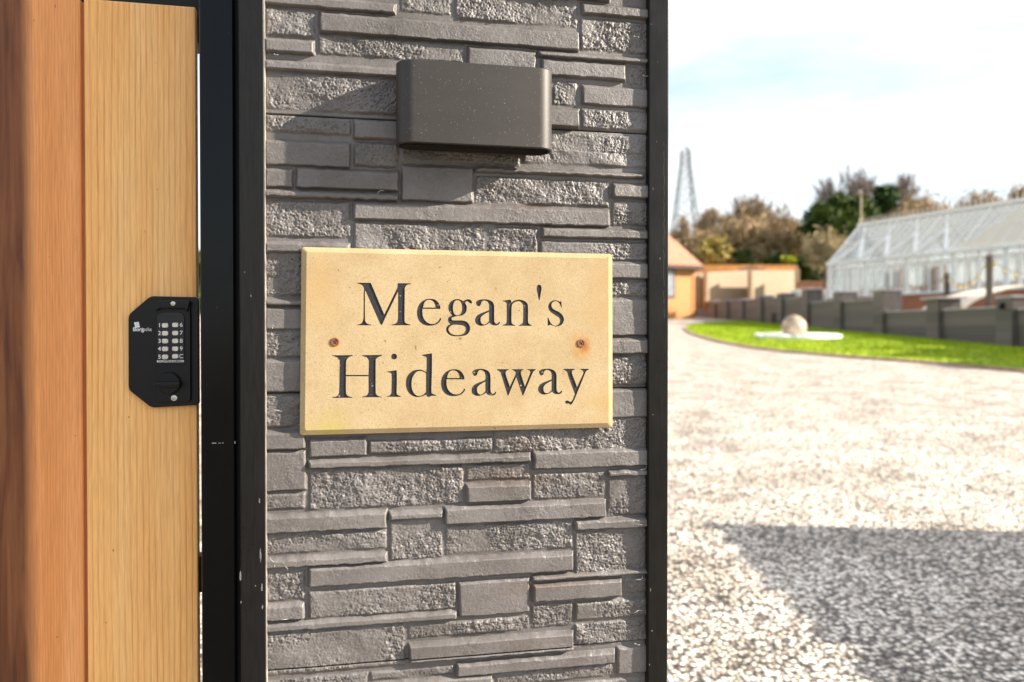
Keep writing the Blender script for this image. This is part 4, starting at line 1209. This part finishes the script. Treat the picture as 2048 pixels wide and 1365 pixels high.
for w in (0.10, 2 * GHW - .10):
    a = 0.0; i = 0
    while a <= GL_ + .01:
        t = .11 if i % 4 == 0 else .035
        mb = MB(); gbox(mb, a - t, a + t, w - .05, w + .05, GB + .1, GE - .06); mb.build('mullion', M_WP, gh)
        a += 0.65; i += 1
mb = MB(); gbox(mb, -.05, GL_ + .05, 0, .16, GE - .35, GE - .28); gbox(mb, -.05, GL_ + .05, -.12, .18, GE - .06, GE + .06); gbox(mb, -.05, GL_ + .05, 2 * GHW - .18, 2 * GHW + .12, GE - .06, GE + .06); mb.build('eaves_beam', M_WP, gh)
for s in (0, 1):
    w0 = 0.0 if s == 0 else 2 * GHW
    mb = MB()
    n_ = Vector((0, 0, .01))
    mb.hexa([gp(0, w0, GE + .06), gp(GL_, w0, GE + .06), gp(GL_, GHW, GR - .02), gp(0, GHW, GR - .02), gp(0, w0, GE + .075), gp(GL_, w0, GE + .075), gp(GL_, GHW, GR - .005), gp(0, GHW, GR - .005)])
    mb.build('roof_glass', M_GL, gh)
    mb = MB(); a = 0.0; i = 0
    while a <= GL_ + .01:
        r_ = .05 if i % 6 == 0 else .018
        mb.tube(gp(a, w0, GE + .08), gp(a, GHW, GR), r_, n=4); a += 0.45; i += 1
    mb.tube(gp(0, w0 + (GHW - w0) * .5, (GE + GR) / 2 + .05), gp(GL_, w0 + (GHW - w0) * .5, (GE + GR) / 2 + .05), .03, n=4)
    mb.build('glazing_bar', M_WP, gh)
mb = MB()
a = 1.35
while a < 7.4:
    for da in (-.87, .87):
        mb.tube(gp(a + da, 0.0, GE + .1), gp(a, GHW * .5, GE + (GR - GE) * .5 + .12), .13, n=4)
    mb.tube(gp(a, GHW * .5, GE + (GR - GE) * .5 + .12), gp(a - .8, GHW * .92, GE + (GR - GE) * .92 + .08), .05, n=4)
    a += 1.74
mb.build('roof_brace', M_WP, gh)
mb = MB(); gbox(mb, -.1, GL_ + .1, GHW - .1, GHW + .1, GR, GR + .13); mb.build('ridge_beam', M_WP, gh)
a = 0.0
M_CRE = varied('cream_cresting', (0.62, 0.55, 0.48))
while a < GL_:
    mb = MB(); mb.tube(gp(a, GHW, GR + .12), gp(a, GHW, GR + .34), .035, .012, n=4); mb.sphere(tuple(gp(a, GHW, GR + .36)), .05, .05, .05, 6, 4); mb.build('finial', M_CRE, gh); a += 0.3
for a in (0.0, GL_):
    mb = MB()
    mb.tube(gp(a, 0, GE), gp(a, GHW, GR), .10, n=4); mb.tube(gp(a, 2 * GHW, GE), gp(a, GHW, GR), .10, n=4); mb.tube(gp(a, 0, GE), gp(a, 2 * GHW, GE), .07, n=4)
    for w in (0.05, GHW * .5, GHW, GHW * 1.5, 2 * GHW - .05):
        zt = GE + (GR - GE) * (1 - abs(w - GHW) / GHW); mb.tube(gp(a, w, GB), gp(a, w, zt), .06, n=4)
    mb.build('gable_frame', M_WP, gh)
    mb = MB(); mb.add([gp(a + .01, 0, GB), gp(a + .01, 2 * GHW, GB), gp(a + .01, 2 * GHW, GE), gp(a + .01, GHW, GR - .05), gp(a + .01, 0, GE), gp(a + .025, 0, GB), gp(a + .025, 2 * GHW, GB), gp(a + .025, 2 * GHW, GE), gp(a + .025, GHW, GR - .05), gp(a + .025, 0, GE)],
        [(0, 1, 2, 3, 4), (9, 8, 7, 6, 5), (0, 5, 6, 1), (1, 6, 7, 2), (2, 7, 8, 3), (3, 8, 9, 4), (4, 9, 5, 0)]); mb.build('gable_glass', M_GL, gh)
# front cross gable of white glass near the right edge
ca = 10.2
cw = 2.25
on = lambda a_, f, h=.13: gp(a_, GHW * f, GE + (GR - GE) * f + h)
T = on(ca, .86); L_ = on(ca - cw, .02); Rr = on(ca + cw, .02)
mb = MB(); mb.add([L_, Rr, T, L_ - Vector((0, 0, .03)), Rr - Vector((0, 0, .03)), T - Vector((0, 0, .03))], [(0, 1, 2), (5, 4, 3), (0, 3, 4, 1), (1, 4, 5, 2), (2, 5, 3, 0)])
mb.build('cross_gable', mat_milky(), gh)
mb = MB(); mb.tube(L_, T, .09, n=4); mb.tube(T, Rr, .09, n=4)
for q in (-.66, -.33, 0, .33, .66): mb.tube(on(ca + cw * q, .02, .15), on(ca + cw * q, .02 + .84 * (1 - abs(q)), .15), .035, n=4)
mb.tube(on(ca - cw * .5, .44, .15), on(ca + cw * .5, .44, .15), .04, n=4)
mb.build('cross_gable_frame', M_WP, gh)
# staging seen through the glass
mb = MB(); gbox(mb, 1, GL_ - 1, 1.0, 1.6, GGZ, GB + .5); mb.build('staging', varied('wood_staging', (0.50, 0.30, 0.2), 0.8), gh)
for (aa, ww) in ((4.0, .9), (6.2, .9)):
    mb = MB(); gbox(mb, aa, aa + ww, .5, .55, GB + .1, GE - .5); mb.build('hanging_blind', varied('peach_blind', (0.65, 0.36, 0.22), 0.8), gh)

# festoon posts with a string of lamps
M_FP = varied('brown_post', (0.10, 0.075, 0.06), 0.8)
fp = [(1894, 550, 32.0, 'thin brown festoon post behind the capped pillar'), (1979, 515, 26.0, 'taller brown festoon post nearest the right edge')]
tops = []
for x, y, Y, lb in fp:
    A = at(x, y, Y); g0 = terr(17, Y)
    th = thing('festoon_post', (A.x, Y, g0), lb, 'post', 'festoon light posts behind the dark wall')
    mb = MB(); mb.box(A.x - .075, A.x + .075, Y - .075, Y + .075, g0 - .1, A.z); mb.build('post_shaft', M_FP, th, bevel=0.01)
    mb = MB(); mb.hexa([(A.x - .1, Y - .1, A.z + .001), (A.x + .1, Y - .1, A.z + .001), (A.x + .1, Y + .1, A.z + .001), (A.x - .1, Y + .1, A.z + .001), (A.x - .02, Y - .02, A.z + .14), (A.x + .02, Y - .02, A.z + .14), (A.x + .02, Y + .02, A.z + .14), (A.x - .02, Y + .02, A.z + .14)]); mb.build('post_cap', M_FP, th)
    tops.append(Vector((A.x, Y, A.z)))
tops.append(at(2150, 490, 21.0)); tops.insert(0, at(1790, 545, 44.0))
lights = thing('festoon_lights', tuple(tops[1]), 'sagging string of small bulbs hung between the brown posts', 'string lights')
cab = MB(); M_AMB = varied('amber_bulb', (0.75, 0.55, 0.2), 0.2)
for a, b in zip(tops[:-1], tops[1:]):
    prev = None
    for i in range(15):
        t = i / 14; p = a.lerp(b, t) - Vector((0, 0, 1.15 * 4 * t * (1 - t) * .55))
        if prev is not None: cab.tube(prev, p, .014, n=4)
        if i % 2:
            bl = MB(); bl.sphere((p.x, p.y, p.z - .09), .05, .05, .07, 8, 6); bl.build('bulb', M_AMB, lights)
        prev = p
cab.build('cable', M_FP, lights)

# cream domed canopy behind the wall on the right
Yd = 27.6
gD = terr(16, Yd)
A = at(1912, 616, Yd)
cxd = A.x + 4.2; topz = at(2048, 566, Yd).z
can = thing('domed_canopy', (cxd, Yd + 1.2, gD), 'cream fabric canopy with a curved roof rising behind the wall at the right', 'canopy')
mb = MB(); vs = []; nn = 24
for j, yy in enumerate((Yd, Yd + 2.8)):
    for rsc in (1.0, .97):
        for i in range(nn + 1):
            t = math.pi * i / nn
            vs.append((cxd - 4.2 * rsc * math.cos(t), yy, A.z - .5 + (topz + .55 - A.z) * rsc * math.sin(t) ** .9))
m1 = nn + 1
fs = []
for i in range(nn):
    fs += [(i, i + 1, 2 * m1 + i + 1, 2 * m1 + i), (m1 + i + 1, m1 + i, 3 * m1 + i, 3 * m1 + i + 1), (i + 1, i, m1 + i, m1 + i + 1), (2 * m1 + i, 2 * m1 + i + 1, 3 * m1 + i + 1, 3 * m1 + i)]
fs += [(0, 2 * m1, 3 * m1, m1), (nn, m1 + nn, 3 * m1 + nn, 2 * m1 + nn)]
mb.add(vs, fs); mb.build('canopy_cover', varied('cream_canvas', (0.78, 0.68, 0.54), 0.8, 0.1), can)
for sx_ in (-4.1, 4.1):
    for yy in (Yd + .1, Yd + 2.7):
        mb = MB(); mb.tube((cxd + sx_, yy, gD - .1), (cxd + sx_, yy, A.z - .4), .04); mb.build('canopy_leg', M_WP, can)

# ------------------------------------------------------------------ trees and shrubs
def blades(centres, size, aspect, rng, droop=0.0):
    """many small leaf or twig quads, one per centre"""
    n = len(centres)
    d = rng.normal(size=(n, 3)); d /= np.linalg.norm(d, axis=1)[:, None]
    if aspect > 3: d[:, 2] = np.abs(d[:, 2]) * (1 - 2 * droop) + .15; d /= np.linalg.norm(d, axis=1)[:, None]
    e = rng.normal(size=(n, 3)); e -= (e * d).sum(1)[:, None] * d; e /= np.linalg.norm(e, axis=1)[:, None]
    s = size * rng.uniform(.6, 1.4, n)[:, None]
    a = d * s; b = e * s / aspect
    V = np.stack([centres - a - b, centres + a - b * .6, centres + a + b * .6, centres - a + b], 1)
    return V.reshape(-1, 3)
def leaf_mat(name, cols, rough=0.75):
    k = NT(name); v = k.coords()
    c = k.ramp(k.noise(v, 0.9, 4, 0.7), [(0.25, cols[0]), (0.5, cols[1]), (0.75, cols[2])])
    k.col(c).rough(rough).spec(0.2); return k.m
M_EVER = leaf_mat('evergreen_leaf', ((0.015, 0.032, 0.006), (0.04, 0.07, 0.010), (0.13, 0.16, 0.015)))
M_DKG = leaf_mat('dark_hedge_leaf', ((0.018, 0.04, 0.012), (0.03, 0.06, 0.015), (0.05, 0.08, 0.02)))
M_TWIG = leaf_mat('brown_twigs', ((0.20, 0.14, 0.075), (0.33, 0.24, 0.135), (0.45, 0.345, 0.21)))
M_TWIG2 = leaf_mat('grey_twigs', ((0.16, 0.13, 0.11), (0.23, 0.19, 0.165), (0.30, 0.25, 0.22)))
M_OLIVE = leaf_mat('olive_shrub', ((0.20, 0.17, 0.05), (0.33, 0.28, 0.09), (0.42, 0.36, 0.14)))
M_PALE = leaf_mat('pale_weeping_twigs', ((0.28, 0.22, 0.12), (0.42, 0.34, 0.20), (0.52, 0.44, 0.28)))
M_BARK = varied('bark', (0.16, 0.12, 0.09), 0.9, 0.3, 2)
def clump_pts(rng, c, rx, ry, rz, nclump, per, spread):
    cc = []
    for _ in range(nclump):
        d = rng.normal(size=3); d /= np.linalg.norm(d); r = rng.uniform(.35, 1.0) ** .6
        cc.append(np.array(c) + d * r * rng.uniform(.85, 1.12) * np.array([rx, ry, rz]))
    pts = [q + rng.normal(size=(per, 3)) * spread * rng.uniform(.6, 1.3) for q in cc]
    return np.concatenate(pts)
def bushy(name, px, pyt, pyb, wpx, Y, mat, label, cat, seed, n=26, per=130, size=.16, aspect=1.6, group=None, trunk=True, droop=0.0, base=None):
    rng = np.random.default_rng(seed)
    top = at(px, pyt, Y); bot = at(px, pyb, Y)
    rx = wpx / 2 / F * Y; rz = (top.z - bot.z) / 2; cz_ = (top.z + bot.z) / 2
    g = terr(top.x, Y) if base is None else base
    th = thing(name, (top.x, Y, g), label, cat, group)
    pts = clump_pts(rng, (top.x, Y, cz_), rx * .85, rx * .8, rz * .88, n, per, min(rx, rz) * (.24 if aspect > 3 else .17))
    V = blades(pts, size, aspect, rng, droop)
    np_mesh('crown', V, np.arange(len(V)).reshape(-1, 4), mat, th)
    mb = MB()
    if trunk:
        mb.tube((top.x, Y, g - .2), (top.x + .1, Y, cz_), .05 * rx + .08, .03 * rx + .03, 8)
        for _ in range(7):
            a = rng.uniform(0, 6.28); z0 = g + (cz_ - g) * rng.uniform(.4, .95)
            mb.tube((top.x, Y, z0), (top.x + math.cos(a) * rx * .6, Y + math.sin(a) * rx * .6, z0 + rz * rng.uniform(.4, .9)), .03 * rx + .02, .02, 5)
        mb.build('trunk', M_BARK, th)
    return th
def bare(name, px, pyt, wpx, Y, label, seed, mat=M_TWIG2, spread=.62, lv=6, group=None, twigs=5000):
    rng = random.Random(seed); nr = np.random.default_rng(seed)
    top = at(px, pyt, Y); g = terr(top.x, Y); H = top.z - g; rx = wpx / 2 / F * Y
    th = thing(name, (top.x, Y, g), label, 'tree', group)
    mb = MB(); tips = []
    segs = []
    f0 = g + H * .34
    def dome(az, th_):
        th_ = min(abs(th_), 1.45)
        rr_ = rng.uniform(.86, 1.0)
        return Vector((top.x + math.cos(az) * math.sin(th_) * rx * rr_, Y + math.sin(az) * math.sin(th_) * rx * rr_, f0 + (H * .66) * math.cos(th_) ** .8 * rr_))
    def arc(p, q, r0, r1, n=5, sag=.14):
        pts = []; side = Vector((q.x - p.x, q.y - p.y, 0))
        for i in range(n + 1):
            t = i / n; c = p.lerp(q, t) + side * (-sag * 4 * t * (1 - t)) + Vector((rng.gauss(0, 1), rng.gauss(0, 1), 0)) * (H * .004)
            pts.append(c)
        for i in range(n): segs.append((pts[i], pts[i + 1], r0 + (r1 - r0) * i / n, r0 + (r1 - r0) * (i + 1) / n))
        return pts
    base_ = Vector((top.x, Y, g - .2)); R0 = H * .02
    segs.append((base_, Vector((top.x, Y, f0)), R0 * 1.5, R0))
    nl = 16
    for i in range(nl):
        az = 2 * math.pi * (i + rng.random() * .7) / nl; th_ = 1.32 * math.sqrt(rng.random())
        st = Vector((top.x, Y, f0 - H * rng.uniform(0, .10)))
        L1 = arc(st, dome(az, th_), R0 * .62, R0 * .12, 6)
        for j in range(6):
            k0 = rng.randint(2, 4); q1 = dome(az + rng.gauss(0, .45) / max(.4, th_), th_ + rng.gauss(0, .22))
            L2 = arc(L1[k0], L1[k0].lerp(q1, rng.uniform(.75, 1)), R0 * .26, R0 * .07, 4, .08)
            tips.append((L2[-2], L2[-1]))
            for m in range(5):
                k1 = rng.randint(1, 3); d_ = (L2[-1] - L2[k1]); ln_ = d_.length * rng.uniform(.5, .95)
                d_ = (d_.normalized() + Vector((rng.gauss(0, spread * .7), rng.gauss(0, spread * .7), rng.gauss(0, .25)))).normalized()
                e_ = L2[k1] + d_ * ln_; segs.append((L2[k1], e_, R0 * .10, R0 * .05)); tips.append((L2[k1].lerp(e_, .45), e_))
    zs = max(s[1].z for s in segs) - g; wx = sorted(abs(s[1].x - top.x) for s in segs)[int(len(segs) * .97)]
    fx = 1.0; fz = 1.0
    T = lambda p: Vector((top.x + (p.x - top.x) * fx, Y + (p.y - Y) * fx, g + (p.z - g) * fz))
    for p, q, r0, r1 in segs: mb.tube(T(p), T(q), max(r0, .012), max(r1, .009), 4 if r0 < .1 else 7, cap=False)
    mb.build('branches', M_BARK if mat is not M_TWIG2 else mat, th)
    A_ = np.array([[*T(a)] for a, b in tips]); B_ = np.array([[*T(b)] for a, b in tips])
    idx = nr.integers(0, len(A_), twigs); t = nr.uniform(.1, 1.15, twigs)[:, None]
    d = B_[idx] - A_[idx]; ln = np.linalg.norm(d, axis=1)[:, None]; d = d / ln + nr.normal(size=(twigs, 3)) * .38; d[:, 2] += .12
    d /= np.linalg.norm(d, axis=1)[:, None]
    p0 = A_[idx] + (B_[idx] - A_[idx]) * t; L_ = H * .05 * nr.uniform(.4, 1.3, twigs)[:, None]
    e = nr.normal(size=(twigs, 3)); e -= (e * d).sum(1)[:, None] * d; e /= np.linalg.norm(e, axis=1)[:, None]; e *= .024
    V = np.stack([p0 - e, p0 + e, p0 + d * L_ + e * .4, p0 + d * L_ - e * .4], 1).reshape(-1, 3)
    np_mesh('crown', V, np.arange(len(V)).reshape(-1, 4), mat, th)
    return th
BG = 'bare trees beyond the fence'
bare('bare_tree', 1697, 318, 185, 96, 'tall bare grey tree fanning out behind the dark evergreen', 4, spread=.5, group=BG, twigs=6000)
bare('bare_tree', 1805, 335, 140, 102, 'bare grey tree right of the tall one, behind the greenhouse ridge', 5, spread=.5, group=BG)
bare('bare_tree', 1985, 362, 50, 110, 'small isolated bare tree top above the greenhouse near the right edge', 6, spread=.45, group=BG, twigs=2500)
bare('bare_tree', 1500, 384, 150, 88, 'brown bare tree, the tallest of the thicket behind the pale fence', 8, M_TWIG, .55, group=BG, twigs=7000)
bare('bare_tree', 1430, 405, 110, 86, 'brown bare tree left in the thicket near the cabin roof', 9, M_TWIG, .55, group=BG, twigs=7000)
bare('bare_tree', 1565, 405, 110, 90, 'brown bare tree on the right of the thicket, touching the evergreen', 10, M_TWIG, .55, group=BG, twigs=7000)
bare('bare_tree', 1362, 425, 60, 80, 'small bare tree between pylon and cabin roof', 12, M_TWIG, .5, group=BG, twigs=3000)
BB = 'brown shrubs beyond the garden'
bushy('brown_shrub', 1400, 470, 545, 100, 78, M_TWIG, 'russet brown shrub directly behind the cabin roof', 'shrub', 21, 24, 170, .28, 5, BB)
bushy('brown_shrub', 1470, 440, 545, 110, 80, M_TWIG, 'russet brown shrub in the middle of the thicket above the fence', 'shrub', 22, 30, 200, .28, 5, BB)
bushy('brown_shrub', 1540, 430, 545, 120, 82, M_TWIG, 'russet brown shrub right of the middle in the thicket above the fence', 'shrub', 23, 30, 220, .28, 5, BB)
bushy('brown_shrub', 1592, 440, 540, 70, 84, M_TWIG, 'russet brown shrub against the left flank of the evergreen', 'shrub', 24, 22, 170, .28, 5, BB)
bushy('olive_shrub', 1425, 478, 545, 90, 72, M_OLIVE, 'olive yellow shrub above the left bay of the pale fence', 'shrub', 25, 22, 170, .2, 2.5)
bushy('dark_shrub', 1490, 500, 545, 50, 71, M_DKG, 'dark green shrub low above the middle of the pale fence', 'shrub', 26, 14, 140, .2, 1.8)
bushy('dark_shrub', 1560, 510, 545, 60, 71, M_DKG, 'dark green shrub above the right bay of the pale fence', 'shrub', 27, 14, 140, .2, 1.8)
bushy('yellow_shrub', 1573, 512, 528, 34, 69.8, leaf_mat('lime_leaf', ((.25, .32, .02), (.38, .45, .03), (.45, .5, .05))), 'small lime yellow shrub top above the right end of the fence', 'shrub', 28, 10, 80, .12, 1.6)
bushy('evergreen_tree', 1665, 412, 515, 115, 76, M_EVER, 'broad dark evergreen tree left of the greenhouse ridge', 'tree', 31, 46, 240, .2, 1.5)
bushy('evergreen_tree', 1700, 388, 480, 95, 78, M_EVER, 'evergreen tree with yellow green top behind the telegraph pole', 'tree', 32, 36, 220, .2, 1.5)
bushy('evergreen_tree', 1772, 373, 440, 55, 84, M_DKG, 'small dark evergreen top between the bare grey trees', 'tree', 33, 22, 170, .2, 1.5)
bushy('dark_hedge', 1628, 505, 580, 80, 70, M_DKG, 'dense dark green hedge between the fence and the greenhouse', 'hedge', 34, 34, 240, .17, 1.5)
bushy('weeping_shrub', 1650, 472, 535, 105, 54, M_PALE, 'pale straw coloured weeping shrub at the left end of the greenhouse', 'shrub', 35, 26, 150, .22, 7, droop=.9)
bushy('brown_shrub', 1790, 420, 520, 120, 84, M_TWIG, 'russet brown shrub behind the left part of the greenhouse roof', 'shrub', 36, 30, 200, .28, 5, BB)
bushy('brown_shrub', 1850, 388, 500, 130, 88, M_TWIG, 'tall russet shrub above the greenhouse ridge, left of the gap', 'shrub', 37, 34, 220, .28, 5, BB)
bushy('brown_shrub', 1955, 392, 500, 110, 90, M_TWIG, 'russet shrub above the greenhouse ridge, right of the gap', 'shrub', 38, 30, 200, .28, 5, BB)
bushy('brown_shrub', 2045, 378, 500, 90, 90, M_TWIG, 'russet shrub above the greenhouse ridge at the right edge of the view', 'shrub', 39, 28, 180, .28, 5, BB)
bushy('dark_hedge', 395, 480, 640, 60, 50, M_EVER, 'green hedge glimpsed through the slit beside the gate', 'hedge', 40, 20, 160, .2, 1.5)

hd = thing('shade_hedge', (17.0, 17.5, terr(17, 17.5)), 'unseen hedge added beyond the right edge of the view to shade the near lawn', 'hedge')  # out of view, put in only for the shade it throws on the lawn
_rg = np.random.default_rng(77); _c = np.stack([_rg.uniform(16.4, 17.6, 9000), _rg.uniform(14.2, 21.6, 9000), 1.2 + 3.0 * _rg.uniform(0, 1, 9000) ** .7], 1)
_c[:, 2] += .35 * np.sin(_c[:, 1] * 2.1) * (_c[:, 2] > 3)
_V = blades(_c, .12, 1.6, _rg); np_mesh('crown', _V, np.arange(len(_V)).reshape(-1, 4), M_EVER, hd)
mb = MB()
for _y in (15, 16.7, 18.3, 20, 21.2): mb.tube((17, _y, terr(17, _y) - .1), (17, _y, 3.2), .05, .02)
mb.build('stems', M_BARK, hd)
# ------------------------------------------------------------------ pylon and telegraph pole
M_GALV = varied('galvanised_steel', (0.36, 0.39, 0.43), 0.6, 0.1)
Yp = 200.0
gpz = terr(42, Yp)
tc_ = at(1371, 294, Yp)
py_ = thing('electricity_pylon', (tc_.x, Yp, gpz), 'tall tapering lattice electricity pylon above the cabin roof', 'pylon')
prof = [(gpz, 4.2), (at(1371, 450, Yp).z, 2.75), (at(1371, 350, Yp).z, 1.35), (at(1371, 335, Yp).z, 1.1), (at(1371, 300, Yp).z, 0.9), (tc_.z, .15)]
def hw(z):
    for (z0, w0), (z1, w1) in zip(prof[:-1], prof[1:]):
        if z <= z1: return w0 + (w1 - w0) * (z - z0) / (z1 - z0)
    return .1
mb = MB(); br_ = MB()
z = gpz; lv = []
while z < tc_.z - 1: lv.append(z); z += max(1.7, hw(z) * 1.5)
lv.append(tc_.z)
for z0, z1 in zip(lv[:-1], lv[1:]):
    w0, w1 = hw(z0), hw(z1)
    cs0 = [Vector((tc_.x + sx_ * w0, Yp + sy_ * w0, z0)) for sx_, sy_ in ((-1, -1), (1, -1), (1, 1), (-1, 1))]
    cs1 = [Vector((tc_.x + sx_ * w1, Yp + sy_ * w1, z1)) for sx_, sy_ in ((-1, -1), (1, -1), (1, 1), (-1, 1))]
    for i in range(4):
        mb.tube(cs0[i], cs1[i], .30, n=4)
        br_.tube(cs0[i], cs1[(i + 1) % 4], .12, n=4); br_.tube(cs0[(i + 1) % 4], cs1[i], .12, n=4); br_.tube(cs1[i], cs1[(i + 1) % 4], .05, n=4)
mb.build('tower_legs', M_GALV, py_); br_.build('lattice', M_GALV, py_)
A = at(1722, 380, 70)
tp = thing('telegraph_pole', (A.x, 70, terr(A.x, 70)), 'thin pale telegraph pole in front of the evergreen trees', 'pole')
mb = MB(); mb.tube((A.x, 70, terr(A.x, 70) - .2), (A.x, 70, A.z), .10, .07, 10); mb.build('pole_shaft', varied('weathered_pole', (0.42, 0.33, 0.24)), tp)
mb = MB(); mb.box(A.x - .7, A.x + .7, 69.8, 69.88, A.z - .5, A.z - .4); mb.build('cross_arm', M_BARK, tp)
